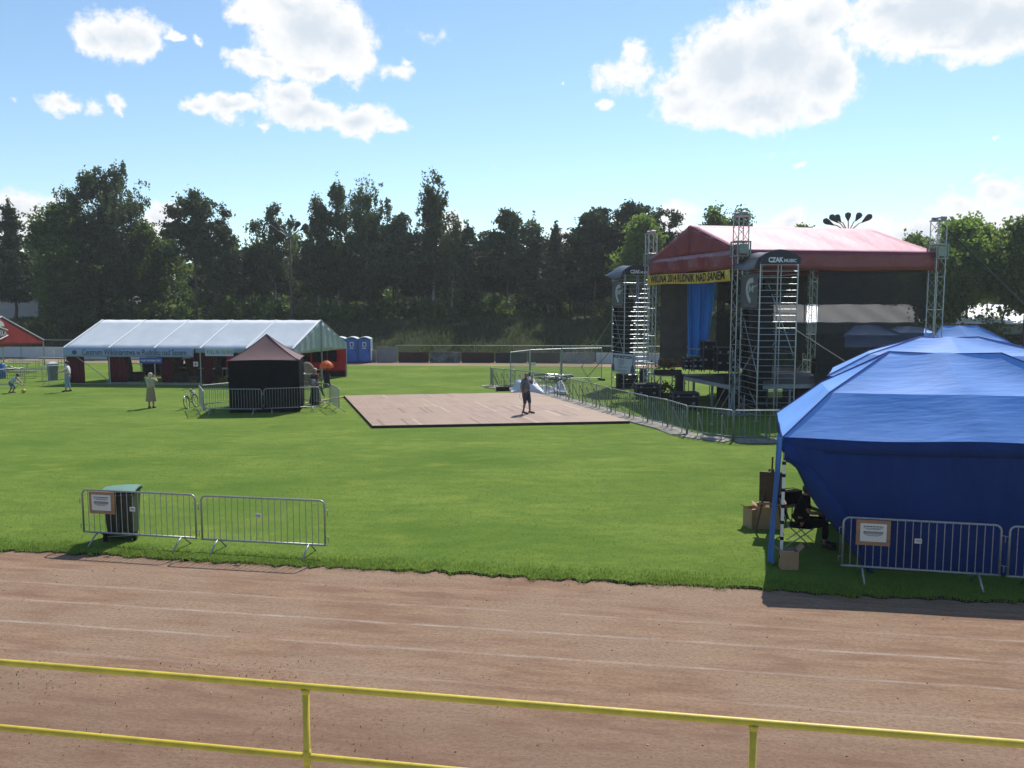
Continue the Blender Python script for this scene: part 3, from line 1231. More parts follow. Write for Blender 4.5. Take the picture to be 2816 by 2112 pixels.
T0 = toilet()
tl = ['blue portable toilet at the right end of the row, white lettered strip on its side', 'blue portable toilet second from the right end of the row',
      'blue portable toilet half hidden behind the white marquee gable', 'blue portable toilet behind the marquee gable, only a roof edge in view']
base = G(1006, 994)
for i in range(4):
    o = T0 if i == 0 else dup(T0)
    px = (1005.5, 971, 937, 903)[i]
    p = G(px, 994)
    p.y = 68.0 + .05 * i
    p.x = (px - 1408) / FPX * (p.y * cos(PITCH) + CAMH * sin(PITCH))
    o.location = (p.x, p.y, -.04)
    o['label'] = tl[i]
p = T0.location
m = MB()
sx = .507
m.box((sx, -.05, 1.03), (.012, .80, 1.72))
st = m.build('side_panel', PALEW, T0)
text_mb('TOI TOI', .42, (sx + .012, -.05, 1.03), (0, 0, 1), (0, -1, 0), .002, width=1.5).build('lettering', DKGREY, st)

# ------------------------------------------------------------------ grey house far left
HX, HY = at(60, 800, 92).x, 92
hz = float(hill(HX, HY))
t = thing('grey_house', 'pale grey house with grey pitched roof half hidden by trees at the far left', 'house', (HX - 3, HY, hz))
HWALL = pm('house_render', (.36, .34, .36), .9, .08, 2)
HROOF = pm('grey_roof_sheet', (.22, .20, .22), .7, .12, 3, stretch=(6, 1, 1))
xe = at(102, 800, HY).x - (HX - 3)
hw = xe + 9
e1 = at(95, 808, HY).z - hz
rg = at(100, 757, HY + 4).z - hz
MB().box(((xe - 9) / 2, 4, e1 / 2 - .2), (hw, 8, e1 + .4)).build('wall', HWALL, t)
m = MB()
m.sheet(lambda u, v: (-9.6 + (hw + .4 + 3.2 * v) * u, -.7 + 4.7 * v, e1 + (rg - e1) * v), 2, 2, .15, (0, 0, 1))
m.sheet(lambda u, v: (-9.6 + (hw + .4 + 3.2 * v) * u, 8.7 - 4.7 * v, e1 + (rg - e1) * v), 2, 2, .15, (0, 0, 1))
m.build('roof', HROOF, t)
MB().box((xe + .45, .0, e1 / 2), (.12, .12, e1)).build('drainpipe', PALEW, t)
m = MB().box((xe + 4.2, 4.2, 1.1), (7.6, 6.5, 2.9))
m.build('annex', HWALL, t)
for k in range(3):
    f = MB().box((xe + 1.6 + 1.2 * k, .93, 1.9), (1.0, .06, .8)).build('window', DARKW, t)
    MB().box((xe + 1.6 + 1.2 * k, .88, 1.44), (1.1, .12, .06)).build('sill', PALEW, f)

# ------------------------------------------------------------------ long pale roof on the right bank
BX0, BX1 = 18.5, 52
t = thing('long_shed', 'long low shed with a brilliant white sheet roof on the right bank behind the stage', 'shed', (BX0, 60, 3.2))
SHEDR = pm('white_roof_sheet', (.80, .79, .78), .45, .06, 2, stretch=(8, 1, 1))


def shed_z(v):
    return 3.42 + 1.25 * v


m = MB()
m.sheet(lambda u, v: (BX0 + (BX1 - BX0) * u, 60.5 + 5.5 * v - 4 * u, shed_z(v) + .02 * sin(u * 900)), 160, 2, .08, (0, 0, -1))
m.sheet(lambda u, v: (BX0 + (BX1 - BX0) * u, 71.5 - 5.5 * v - 4 * u, shed_z(v)), 2, 2, .08, (0, 0, -1))
m.build('roof', SHEDR, t, world=True)
m = MB()
for (y, h) in ((60.9, .0), (71.0, .0)):
    m.quad((BX0 + .2, y, 2.6), (BX1, y - 4, 2.6), (BX1, y - 4, 3.38), (BX0 + .2, y, 3.38))
m.add([(BX0 + .2, 60.9, 2.6), (BX0 + .2, 71.0, 2.6), (BX0 + .2, 71, 3.38), (BX0 + .2, 66, 4.6), (BX0 + .2, 60.9, 3.38)], [(0, 1, 2, 3, 4)])
m.build('wall', OLDW, t, world=True)

# ------------------------------------------------------------------ cluster floodlights


def floodlight(label, top, base, heads, bend):
    """top = where the arms fan out, heads = world points of the lamp heads"""
    t = thing('cluster_floodlight', label, 'floodlight', base)
    MB().tube([base, (Vector(base) + Vector(top)) / 2, top], [.16, .12, .09], 10).build('mast', BARK, t, smooth=True, world=True)
    for hd in heads:
        hd = Vector(hd)
        tp = Vector(top)
        d = hd - tp
        mid = tp + d * .45 + Vector((0, 0, -.12 * abs(d.x) * .6 + .25))
        arm = MB().tube([tp, mid, tp + d * .62], .045, 6).build('arm', STEELG, t, smooth=True, world=True)
        ax = (hd - (tp + d * .62)).normalized()
        s0 = tp + d * .58
        ln = (hd - s0).length
        pr = [(0, .05), (.25, .12), (.6, .24), (.85, .24), (1, .08)]
        m = MB()
        m.tube([s0 + ax * ln * k for k, r in pr], [r * 1.05 for k, r in pr], 10)
        m.build('lamp_head', DKGREY, t, smooth=True, world=True)
    return t


Yl = 72.0
tp = at(2333, 640, Yl)
heads = [at(x, y, Yl + dy) for (x, y, dy) in ((2264, 604, .3), (2283, 592, -.5), (2298, 591, .6), (2332, 585, .8), (2367, 585, -.4), (2397, 591, .2))]
floodlight('six-headed floodlight fanning out above the red stage roof', tp, (tp.x, Yl, float(hill(tp.x, Yl)) - .2), heads, 1)
Yl = 78.0
tp = at(797, 655, Yl)
heads = [at(x, y, Yl + dy) for (x, y, dy) in ((740, 622, .3), (748, 608, -.5), (803, 612, .6), (823, 610, .8), (846, 618, -.4), (776, 622, .9))]
floodlight('six-headed floodlight standing before the drooping birches at the left', tp, (tp.x, Yl, float(hill(tp.x, Yl)) - .2), heads, 1)

# ------------------------------------------------------------------ dance floor
DF = [G(946, 1087.5, .1), G(1024, 1171, .1), G(1732, 1158, .1), G(1470, 1079, .1)]     # FL NL NR FR


def floor_mat():
    m, nt, out = newmat('floor_boards')
    L = nt.links
    uv = nn(nt, 'ShaderNodeUVMap')
    sp_ = nn(nt, 'ShaderNodeSeparateXYZ')
    L.new(uv.outputs[0], sp_.inputs[0])

    def mt(op, a, b=None):
        q = nn(nt, 'ShaderNodeMath', operation=op)
        for i, z in enumerate((a, b)):
            if z is None:
                continue
            if isinstance(z, (int, float)):
                q.inputs[i].default_value = z
            else:
                L.new(z, q.inputs[i])
        return q.outputs[0]

    def cell(nu, nv, sd):
        cb = nn(nt, 'ShaderNodeCombineXYZ')
        L.new(mt('FLOOR', mt('MULTIPLY', sp_.outputs[0], nu)), cb.inputs[0])
        L.new(mt('FLOOR', mt('MULTIPLY', sp_.outputs[1], nv)), cb.inputs[1])
        cb.inputs[2].default_value = sd
        wn_ = nn(nt, 'ShaderNodeTexWhiteNoise')
        L.new(cb.outputs[0], wn_.inputs[0])
        return wn_.outputs['Value']
    board = cell(84, 6, 1)
    panel = cell(7, 6, 2)
    row = cell(1, 6, 5)
    c = ramp2(nt, board, (.275, .168, .118), (.360, .232, .165), 0, 1)

    def mix(f, col, c, k=1.0):
        x = nn(nt, 'ShaderNodeMixRGB')
        L.new(mt('MULTIPLY', f, k), x.inputs[0])
        L.new(c, x.inputs[1])
        x.inputs[2].default_value = (*col, 1)
        return x.outputs[0]
    c = mix(mt('GREATER_THAN', panel, .55), (.34, .225, .150), c, .55)
    c = mix(mt('GREATER_THAN', board, .93), (.15, .078, .062), c, .7)
    c = mix(mt('GREATER_THAN', board, .985), (.46, .37, .26), c, .8)
    far = nn(nt, 'ShaderNodeMapRange')
    far.inputs[1].default_value = .49
    far.inputs[2].default_value = .51
    L.new(sp_.outputs[1], far.inputs[0])
    c = mix(far.outputs[0], (.37, .25, .160), c, .42)
    fr = mt('FRACT', mt('MULTIPLY', sp_.outputs[0], 84))
    c = mix(mt('LESS_THAN', fr, .10), (.06, .03, .025), c, .75)
    fr2 = mt('FRACT', mt('MULTIPLY', sp_.outputs[1], 6))
    c = mix(mt('LESS_THAN', fr2, .012), (.06, .03, .025), c, .8)
    tcn = nn(nt, 'ShaderNodeTexCoord')
    no = nn(nt, 'ShaderNodeTexNoise')
    no.inputs['Scale'].default_value = 1.3
    no.inputs['Detail'].default_value = 6
    L.new(tcn.outputs['Object'], no.inputs[0])
    mr = nn(nt, 'ShaderNodeMapRange')
    mr.inputs[1].default_value = .5
    mr.inputs[2].default_value = .75
    L.new(no.outputs[0], mr.inputs[0])
    c = mix(mr.outputs[0], (.18, .11, .09), c, .45)
    b = nn(nt, 'ShaderNodeBsdfPrincipled')
    L.new(c, b.inputs['Base Color'])
    b.inputs['Roughness'].default_value = .62
    L.new(b.outputs[0], out.inputs[0])
    return m


FLOORM = floor_mat()
FEDGE = pm('dark_floor_edge', (.030, .014, .011), .8, .2, 4)
t = thing('dance_floor', 'large brown wooden dance floor laid on the grass before the stage', 'floor', (DF[0] + DF[2]) / 2 - Vector((0, 0, .1)))
m = MB()
NU, NV = 40, 16


def dfp(u, v, z):
    a = DF[1].lerp(DF[2], u)
    b = DF[0].lerp(DF[3], u)
    p = a.lerp(b, v)
    return Vector((p.x, p.y, z + .008 * sin(u * 31) * sin(v * 17)))


m.grid(lambda u, v: dfp(u, v, .105), NU, NV)
o = m.build('boards', FLOORM, t, world=True)
uvl = o.data.uv_layers.new(name='UVMap')
for lp in o.data.loops:
    vi = lp.vertex_index
    uvl.data[lp.index].uv = ((vi % (NU + 1)) / NU, (vi // (NU + 1)) / NV)
m = MB()
ring = [dfp(i / 20, 0, .100) for i in range(21)] + [dfp(1, i / 8, .100) for i in range(1, 9)] + [dfp(1 - i / 20, 1, .100) for i in range(1, 21)] + [dfp(0, 1 - i / 8, .100) for i in range(1, 8)]
for a, b in zip(ring, ring[1:] + ring[:1]):
    m.quad((a.x, a.y, -.01), (b.x, b.y, -.01), b, a)
m.build('edge_boards', FEDGE, t, world=True)

# ------------------------------------------------------------------ yellow railing in front of the stand
t = thing('yellow_railing', 'yellow painted pipe railing in front of the spectator stand', 'railing', (0, 4.6, 1.45))
YEL = pm('yellow_paint', (.58, .43, .035), .5, .16, 9, bump=.0009, bscale=60)
_nt = YEL.node_tree
_pr = [n for n in _nt.nodes if n.type == 'BSDF_PRINCIPLED'][0]
_cl = _pr.inputs['Base Color'].links[0].from_socket
_no = nn(_nt, 'ShaderNodeTexNoise')
_no.inputs['Scale'].default_value = 34
_no.inputs['Detail'].default_value = 6
_no.inputs['Roughness'].default_value = .7
_tc = [n for n in _nt.nodes if n.type == 'TEX_COORD'][0]
_nt.links.new(_tc.outputs['Object'], _no.inputs[0])
_chip = ramp2(_nt, _no.outputs[0], (0, 0, 0), (1, 1, 1), .66, .70)
_mx = nn(_nt, 'ShaderNodeMixRGB')
_nt.links.new(_chip, _mx.inputs[0])
_nt.links.new(_cl, _mx.inputs[1])
_mx.inputs[2].default_value = (.10, .045, .02, 1)
_nt.links.new(_mx.outputs[0], _pr.inputs['Base Color'])
r0, r1 = G(0, 1821, 2.62), G(2816, 2046, 2.62)
d = (r1 - r0)
A0, B0 = r0 - d * .5, r1 + d * .5
MB().tube([A0.lerp(B0, i / 12) for i in range(13)], .0205, 16).build('top_rail', YEL, t, smooth=True, world=True)
q0, q1 = G(0, 1999, 2.235), G(1100, 2107, 2.235)
n_ = (q1 - q0).normalized()
dz = Vector((0, 0, -.432))
MB().tube([A0.lerp(B0, i / 12) + dz for i in range(13)], .0205, 16).build('lower_rail', YEL, t, smooth=True, world=True)
def railpt(px):
    lo, hi = 0., 1.
    for _ in range(50):
        k = (lo + hi) / 2
        p = A0.lerp(B0, k)
        qx = 1408 + FPX * p.x / (p.y * cos(PITCH) - (p.z - CAMH) * sin(PITCH))
        if qx < px:
            lo = k
        else:
            hi = k
    return A0.lerp(B0, lo)
pa, pb = railpt(840), railpt(2072)
step = pb - pa
for k in (-1, 0, 1, 2):
    p = pa + step * k
    m = MB().tube([(p.x, p.y, 1.40), (p.x, p.y, p.z - .012)], .0205, 14)
    m.tube([(p.x, p.y, p.z - .045), (p.x, p.y, p.z - .012)], [.0205, .030], 14)
    m.tube([(p.x, p.y, p.z - .432 - .05), (p.x, p.y, p.z - .432 - .02), (p.x, p.y, p.z - .432 + .02), (p.x, p.y, p.z - .432 + .05)], [.0205, .027, .027, .0205], 14)
    m.build('post', YEL, t, smooth=True, world=True)

# ------------------------------------------------------------------ crowd barriers
GB = pm('barrier_zinc', (.36, .37, .37), .5, .25, 30, metal=.65)


def crowd_barrier():
    t = thing('crowd_barrier', 'x', 'barrier', (0, 0, 0))
    H, W, R, r = 1.09, 1.24, .10, .019
    zb = .22
    pts = [(-W, 0, zb)]
    pts += [(-W + R - R * cos(a), 0, H - R + R * sin(a)) for a in np.linspace(0, pi / 2, 6)]
    pts += [(W - R + R * sin(a), 0, H - R + R * cos(a)) for a in np.linspace(0, pi / 2, 6)]
    pts += [(W, 0, zb)]
    m = MB().tube(pts, r, 8)
    m.tube([(-W - .02, 0, zb), (W + .02, 0, zb)], .021, 8)
    m.build('frame', GB, t, smooth=True)
    m = MB()
    n = 20
    for i in range(1, n):
        x = -W + 2 * W * i / n
        m.bar((x, 0, zb), (x, 0, H - .005), .0075, 6)
    m.build('infill_bars', GB, t)
    for x in (-.92, .92):
        m = MB()
        for s in (-1, 1):
            m.tube([(x, 0, zb + .0), (x, s * .10, zb - .04), (x, s * .32, 0)], .018, 7)
        m.build('foot', GB, t, smooth=True)
    for (x, s) in ((W, 1), (-W, -1)):
        for z in (.34, .86):
            m = MB().tube([(x, 0, z + .05), (x + s * .055, 0, z + .05), (x + s * .065, 0, z + .03), (x + s * .06, 0, z - .06)], .007, 6)
            m.build('hook', GB, t, smooth=True)
    return t


CB = crowd_barrier()
CB['group'] = 'crowd barriers around the field'
used = [False]


def put_barrier(label, a=None, b=None, pa=None, pb=None, c=None, rz=None):
    """between two photo pixels of its top rail or two ground points"""
    if a is not None:
        pa, pb = G(a[0], a[1], 1.09), G(b[0], b[1], 1.09)
    pa, pb = Vector(pa), Vector(pb)
    ln = (Vector((pb.x, pb.y)) - Vector((pa.x, pa.y))).length
    c = (pa + pb) / 2
    o = dup(CB) if used[0] else CB
    used[0] = True
    o.location = (c.x, c.y, 0)
    o.rotation_euler = (0, 0, atan2(pb.y - pa.y, pb.x - pa.x))
    o.scale = (ln / 2.5, 1, 1)
    o['label'] = label
    return o


BL1 = put_barrier('crowd barrier with a brown framed notice, standing before the green wheelie bin', (224, 1346), (537, 1361))
BL2 = put_barrier('crowd barrier on the near lawn right of the one before the wheelie bin', (551, 1363), (893, 1377))
BR1 = put_barrier('crowd barrier with a brown framed notice, standing before the near blue tent', (2319, 1422), (2757, 1445))
BR2 = put_barrier('crowd barrier cut by the right frame edge before the near blue tent', (2777, 1447), (3240, 1472))
put_barrier('crowd barrier before the left half of the black gazebo front', (558, 1070), (719, 1070))
put_barrier('crowd barrier before the right half of the black gazebo front, with a small plate', (725, 1069), (878, 1064))
put_barrier('crowd barrier seen edge-on beside the parked bicycle', (547, 1059), (558, 1074))
put_barrier('crowd barrier running from the bicycle to behind the black gazebo', (553, 1060), (660, 1050))
put_barrier('crowd barrier between the black gazebo and the person in black skirt', (826, 1048), (905, 1057))
put_barrier('crowd barrier seen almost edge-on at the dance floor corner', (908, 1056), (932, 1068))
put_barrier('crowd barrier beside the crouching child by the red beer tent', (-40, 1019), (67, 1011))
put_barrier('crowd barrier just left of the white marquee corner', (114, 1008), (190, 1003))


def notice(label, host, dx):
    """framed notice hung on a barrier's top rail"""
    t = thing('framed_notice', label, 'notice', host.location, host.rotation_euler.z)
    MB().box((dx, -.045, .85), (.56, .025, .45)).build('frame', WOOD, t)
    s = MB().box((dx, -.062, .855), (.43, .012, .32)).build('sheet', PAPER, t)
    m, m1 = MB(), MB()
    rr = random.Random(5)
    for (z, h, w_) in ((.965, .014, .33), (.935, .007, .33), (.917, .007, .24), (.875, .007, .33), (.862, .007, .33), (.849, .007, .33), (.836, .007, .32), (.815, .006, .29), (.80, .006, .20)):
        x = -w_ / 2
        while x < w_ / 2 - .01:
            q = min(rr.uniform(.018, .06), w_ / 2 - x)
            (m1 if z > .9 else m).box((dx + x + q / 2, -.0695, z), (q * .86, .003, h))
            x += q
    m.build('printed_text', DKGREY, s)
    m1.build('printed_heading', DKGREY, s)


notice('brown framed notice hung on the left barrier, over the wheelie bin', BL1, -.78)
notice('brown framed notice hung on the barrier before the near blue tent', BR1, -.78)


def plate(label, host, dx, z=.74):
    t = thing('barrier_plate', label, 'plate', host.location, host.rotation_euler.z)
    b = MB().box((dx, -.018, z), (.115, .008, .085)).build('plate', PAPER, t)
    text_mb('YES', .055, (dx, -.0235, z), (1, 0, 0), (0, 0, 1), .001).build('lettering', DKGREY, b)


plate('small white plate on the left barrier, right of the wheelie bin', BL1, -.12)
plate('small white plate on the second near barrier', BL2, -.08)
plate('small white plate on the barrier before the near blue tent', BR1, -.04)

# ------------------------------------------------------------------ wheelie bin
BG = pm('bin_green', (.016, .030, .021), .5, .15, 5)
BGL = pm('bin_lid_green', (.13, .24, .17), .45, .1, 5)
p = G(318, 1490)
p = Vector((-8.07, 17.0, 0))
t = thing('wheelie_bin', 'dark green wheelie bin with lighter green lid behind the left notice barrier', 'bin', (p.x, p.y, 0), radians(12))
m = MB()
for (z0, z1, a0, a1, b0, b1) in ((.06, .98, .23, .29, .26, .35),):
    vs = []
    for z, a, b in ((z0, a0, b0), (z0 + .25, a0 + .02, b0 + .03), (z1 - .03, a1, b1), (z1 - .03, a1 + .025, b1 + .025), (z1, a1 + .025, b1 + .025)):
        vs += [(-a, -b, z), (a, -b, z), (a, b, z), (-a, b, z)]
    fs = [(3, 2, 1, 0)]
    for i in range(4):
        for k in range(4):
            fs.append((i * 4 + k, i * 4 + (k + 1) % 4, i * 4 + 4 + (k + 1) % 4, i * 4 + 4 + k))
    m.add(vs, fs)
for x in (-.16, 0, .16):
    m.box((x, -.315, .55), (.03, .04, .72), M=Matrix.Rotation(-.09, 3, 'X'))
m.build('body', BG, t)
m = MB().sheet(lambda u, v: (-.33 + .66 * u, -.40 + .80 * v, 1.0 + .065 * sin(pi * min(1, v * .75 + .2)) + .02 * sin(pi * u)), 8, 8, .03, (0, 0, -1))
m.build('lid', BGL, t, smooth=False)
MB().tube([(-.26, -.38, .97), (-.26, -.46, .98), (.26, -.46, .98), (.26, -.38, .97)], .017, 8).build('handle', BG, t)
MB().bar((-.27, -.27, .10), (.27, -.27, .10), .015).build('axle', GALV, t)
for x in (-.28, .28):
    m = MB().tube([(x - .03, -.27, .10), (x + .03, -.27, .10)], .10, 16)
    w_ = m.build('wheel', BLACKP, t)
    MB().tube([(x - .034, -.27, .10), (x + .034, -.27, .10)], .045, 12).build('hub', DKGREY, w_)
# ------------------------------------------------------------------ stage
SA, SB, SC_, SD = Vector((7.55, 45.2, 0)), Vector((9.77, 36.0, 0)), Vector((19.0, 38.0, 0)), Vector((16.75, 47.2, 0))
SU = (SB - SA).normalized()
SV = (SC_ - SB).normalized()
SL, SW = (SB - SA).length, (SC_ - SB).length
Zv = Vector((0, 0, 1))


def S(s, t, z=0.0):
    return SA + SU * s + SV * t + Zv * z


SRZ = atan2(SU.y, SU.x)
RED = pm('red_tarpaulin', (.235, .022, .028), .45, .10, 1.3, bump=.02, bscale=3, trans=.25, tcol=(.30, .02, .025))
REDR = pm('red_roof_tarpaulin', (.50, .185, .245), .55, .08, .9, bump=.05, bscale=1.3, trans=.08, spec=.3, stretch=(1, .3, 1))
MESHB = pm('black_mesh', (.012, .012, .013), .8, .2, 3, alpha=.70)
MESHD = pm('dark_netting', (.022, .022, .021), .85, .3, 3, alpha=.70)
MESHN = pm('brown_netting', (.085, .072, .066), .85, .25, 2, alpha=.86)
BLUEC = pm('blue_curtain', (.035, .26, .62), .7, .2, 1.2, trans=.30, tcol=(.02, .22, .62), stretch=(3, 3, .4))
DECKM = pm('dark_stage_deck', (.030, .028, .030), .55, .2, 4)
DECKE = pm('deck_edge_aluminium', (.30, .32, .34), .5, .15, 6, metal=.5)

st = thing('festival_stage', 'open-air concert stage with red tarpaulin roof on four truss towers', 'stage', S(SL / 2, SW / 2, 0))
EZ, RZ = 7.05, 8.52


def roof_pt(s, t):
    k = 1 - abs(s - SL / 2) / (SL / 2 + .12)
    sag = .05 * sin(pi * ((t / SW * 4) % 1)) * sin(pi * min(1, max(0, k)))
    return S(s, t, EZ + (RZ - EZ) * k - sag)


m = MB()
m.sheet(lambda u, v: roof_pt(-.12 + (SL / 2 + .12) * u, -.15 + (SW + .3) * v), 10, 24, .02, -Zv)
m.sheet(lambda u, v: roof_pt(SL / 2 + (SL / 2 + .12) * u, -.15 + (SW + .3) * v), 10, 24, .02, -Zv)
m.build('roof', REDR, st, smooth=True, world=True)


def gable(t0, nm):
    m = MB()
    for k in (0, 1):
        def fn(u, v):
            s = SL / 2 * u if k == 0 else SL / 2 + SL / 2 * u
            q = 1 - abs(s - SL / 2) / (SL / 2)
            zt = EZ - .03 + (RZ - EZ) * q
            z = EZ - .04 + (zt - EZ + .04) * v
            return S(s, t0 + .05 * sin(s * 5.1) * (1 - abs(v - .5)) + .03 * sin(s * 11 + v * 3), z)
        m.sheet(fn, 16, 6, .015, SV)
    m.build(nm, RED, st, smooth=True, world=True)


gable(-.17, 'gable_panel')
gable(SW + .17, 'gable_panel')
# the scalloped valance right round
VAL = pm('red_valance', (.215, .030, .042), .30, .12, 1.0, bump=.05, bscale=2.2, trans=.12, tcol=(.35, .03, .03), spec=.6)
for (f, nm) in ((lambda u, v: S(-.1 + (SL + .2) * u, -.24 - .05 * sin(u * 26) * (1 - v), 6.28 + .80 * v + .05 * sin(u * 13) * (1 - v)), 'front'),
                (lambda u, v: S(-.1 + (SL + .2) * u, SW + .24, 6.25 + .82 * v), 'rear'),
                (lambda u, v: S(SL + .20 + .03 * sin(u * 31) * (1 - v), -.1 + (SW + .2) * u, 6.24 + .82 * v + .03 * sin(u * 9) * (1 - v)), 'right'),
                (lambda u, v: S(-.20, -.1 + (SW + .2) * u, 6.24 + .82 * v), 'left')):
    m = MB()
    nrm = SV if nm in ('front', 'rear') else SU
    m.sheet(f, 40, 4, .012, nrm)
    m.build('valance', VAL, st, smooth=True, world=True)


def tower(c, nm='truss_tower'):
    a = .23
    m = MB()
    cs = [c + SU * i * a + SV * j * a for i, j in ((-1, -1), (1, -1), (1, 1), (-1, 1))]
    for q in cs:
        m.bar(q + Zv * .12, q + Zv * 8.45, .025, 8)
    n = 17
    for i in range(n):
        z0, z1 = .12 + 8.3 * i / n, .12 + 8.3 * (i + 1) / n
        for k in range(4):
            p, q = cs[k], cs[(k + 1) % 4]
            if i % 2:
                p, q = q, p
            m.bar(p + Zv * z0, q + Zv * z1, .013, 5)
            if i % 3 == 0:
                m.bar(p + Zv * z0, q + Zv * z0, .013, 5)
    o = m.build(nm, ALU, st, world=True)
    h = MB()
    h.box(c + Zv * 8.48, (.56, .56, .05), SRZ)
    h.tube([c + Zv * 8.58 + SU * .28 - SV * .12, c + Zv * 8.58 + SU * .28 + SV * .12], .075, 12)
    h.tube([c + Zv * 8.58 - SU * .28 - SV * .12, c + Zv * 8.58 - SU * .28 + SV * .12], .075, 12)
    h.box(c + Zv * 8.60, (.46, .12, .06), SRZ)
    h.build('head_block', GALV, o, world=True)
    b = MB()
    for z in (6.80, 7.40):
        b.box(c + Zv * z, (.64, .64, .05), SRZ)
    for i, j in ((-1, -1), (1, -1), (1, 1), (-1, 1)):
        b.box(c + SU * i * .29 + SV * j * .29 + Zv * 7.1, (.05, .05, .58), SRZ)
    for s_ in (-1, 1):
        b.box(c + SU * s_ * .305 + Zv * 7.1, (.012, .44, .42), SRZ)
    b.build('sleeve', STEELG, o, world=True)
    f = MB()
    f.box(c + Zv * .06, (.9, .9, .10), SRZ)
    for i, j in ((-1, -1), (1, -1), (1, 1), (-1, 1)):
        q = c + (SU * i + SV * j) * .75
        f.bar(q + Zv * .05, c + (SU * i + SV * j) * .3 + Zv * 1.3, .02)
        f.bar(q + Zv * .05, c + Zv * .08, .03)
    f.build('base_frame', GALV, o, world=True)


for c in (SA, SB, SC_, SD):
    tower(c + (c - S(SL / 2, SW / 2)).normalized() * .12)
# roof beams
m = MB()
for z in (6.98, 7.3):
    for (p, q) in ((S(0, 0), S(SL, 0)), (S(SL, 0), S(SL, SW)), (S(SL, SW), S(0, SW)), (S(0, SW), S(0, 0))):
        m.bar(p + Zv * (z - .35), q + Zv * (z - .35), .025)
for tt in (.5, SW / 2, SW - .5):
    m.bar(S(.1, tt, 6.9), S(SL / 2, tt, 8.35), .03)
    m.bar(S(SL / 2, tt, 8.35), S(SL - .1, tt, 6.9), .03)
m.build('roof_truss', ALU, st, world=True)
# deck
DZ = 1.22
m = MB()
m.box((S(3.3, -.15) + S(9.25, 8.2)) / 2 + Zv * (DZ - .06), (5.95, 8.35, .12), SRZ)
dk = m.build('deck', DECKM, st, world=True)
m = MB()
m.box((S(3.3, -.18) + S(9.25, -.18)) / 2 + Zv * (DZ - .07), (5.95, .05, .17), SRZ)
m.box((S(3.27, -.15) + S(3.27, 8.2)) / 2 + Zv * (DZ - .07), (.05, 8.35, .17), SRZ)
m.box((S(9.28, -.15) + S(9.28, 8.2)) / 2 + Zv * (DZ - .07), (.05, 8.35, .17), SRZ)
m.build('edge_rail', DECKE, dk, world=True)
for s_ in (3.4, 5.3, 7.2, 9.1):
    for t_ in (-.05, 2.7, 5.4, 8.1):
        m = MB().box(S(s_, t_, (DZ - .14) / 2), (.09, .09, DZ - .14), SRZ)
        m.build('leg', DECKE, dk, world=True)
m = MB()
m.box((S(1.5, -.9) + S(3.2, .6)) / 2 + Zv * (DZ - .05), (1.7, 1.5, .08), SRZ)
for s_ in (1.6, 3.1):
    for t_ in (-.8, .5):
        m.bar(S(s_, t_, 0), S(s_, t_, DZ), .03)
m.bar(S(1.6, -.8, .0), S(3.1, -.8, 1.1), .02)
m.build('side_platform', DECKE, st, world=True)
m = MB()
for z in (1.75, 1.98, 2.35):
    m.bar(S(.4, 2.0, z), S(3.3, 3.0, z), .028)
for k in (0, .5, 1):
    q = S(.4, 2.0).lerp(S(3.3, 3.0), k)
    m.bar(q + Zv * .0, q + Zv * 2.4, .024)
m.build('guard_rail', ALU, st, world=True)
for t_ in (1.6, 5.2):
    MB().sheet(lambda u, v: S(4.4 + 4.7 * u, t_ + .05 * sin(u * 30), .02 + (DZ - .17) * v), 30, 2, .01, SV).build('deck_shade_cloth', BLACKC, dk, smooth=True, world=True)  # black cloths added to deepen the shade under the deck
# netting and curtain
m = MB().sheet(lambda u, v: S(SL + .02, .39 * SW + .57 * SW * u, .35 + 5.95 * v), 12, 6, .01, SU)
m.build('mesh_wall', MESHB, st, world=True)
m = MB().sheet(lambda u, v: S(-.02, .05 * SW + .165 * SW * u + .02 * sin(u * 20), 1.3 + 5.0 * v), 12, 6, .01, SU)
m.build('netting', MESHN, st, world=True, label='brown netting hung on the left side of the stage')
m = MB().sheet(lambda u, v: S(-.06, .40 * SW + .58 * SW * u, 2.0 + 4.3 * v), 12, 6, .01, SU)
m.build('netting', MESHD, st, world=True)


def curt(u, v):
    wide = .5 + .5 * v ** .7
    t0 = .195 * SW + (.20 * SW) * (u * wide + .12 * (1 - v))
    return S(.10 + .10 * sin(u * 17 + v * 1.5) + .04 * sin(u * 41 + 2 * v), t0, 1.75 + 4.6 * v)


MB().sheet(curt, 46, 12, .008, SU).build('blue_curtain', BLUEC, st, smooth=True, world=True)
m = MB()
m.sheet(lambda u, v: S(.22 + .05 * sin(v * 9 + u * 7), .43 * SW + .16 * SW * u, 1.3 + (.6 + 1.9 * u) * v), 8, 8, .01, SU)
m.build('black_drape', BLACKC, st, world=True)

# the yellow banner under the front gable
t = thing('stage_banner', 'long yellow banner with dark lettering hung under the front gable of the stage', 'banner', S(SL / 2, -.4, 5.7))
YB = pm('yellow_banner', (.66, .46, .050), .6, .10, 1.0, trans=.25)
YB2 = pm('pale_yellow', (.55, .50, .14), .6, .1, 2)


def ban(u, v, off=0.0):
    s = .12 + (SL - .42) * u
    return S(s, -.36 + .05 * sin(u * 21) * (1 - v) - off, 5.74 + .50 * v + .03 * sin(u * 7.0))


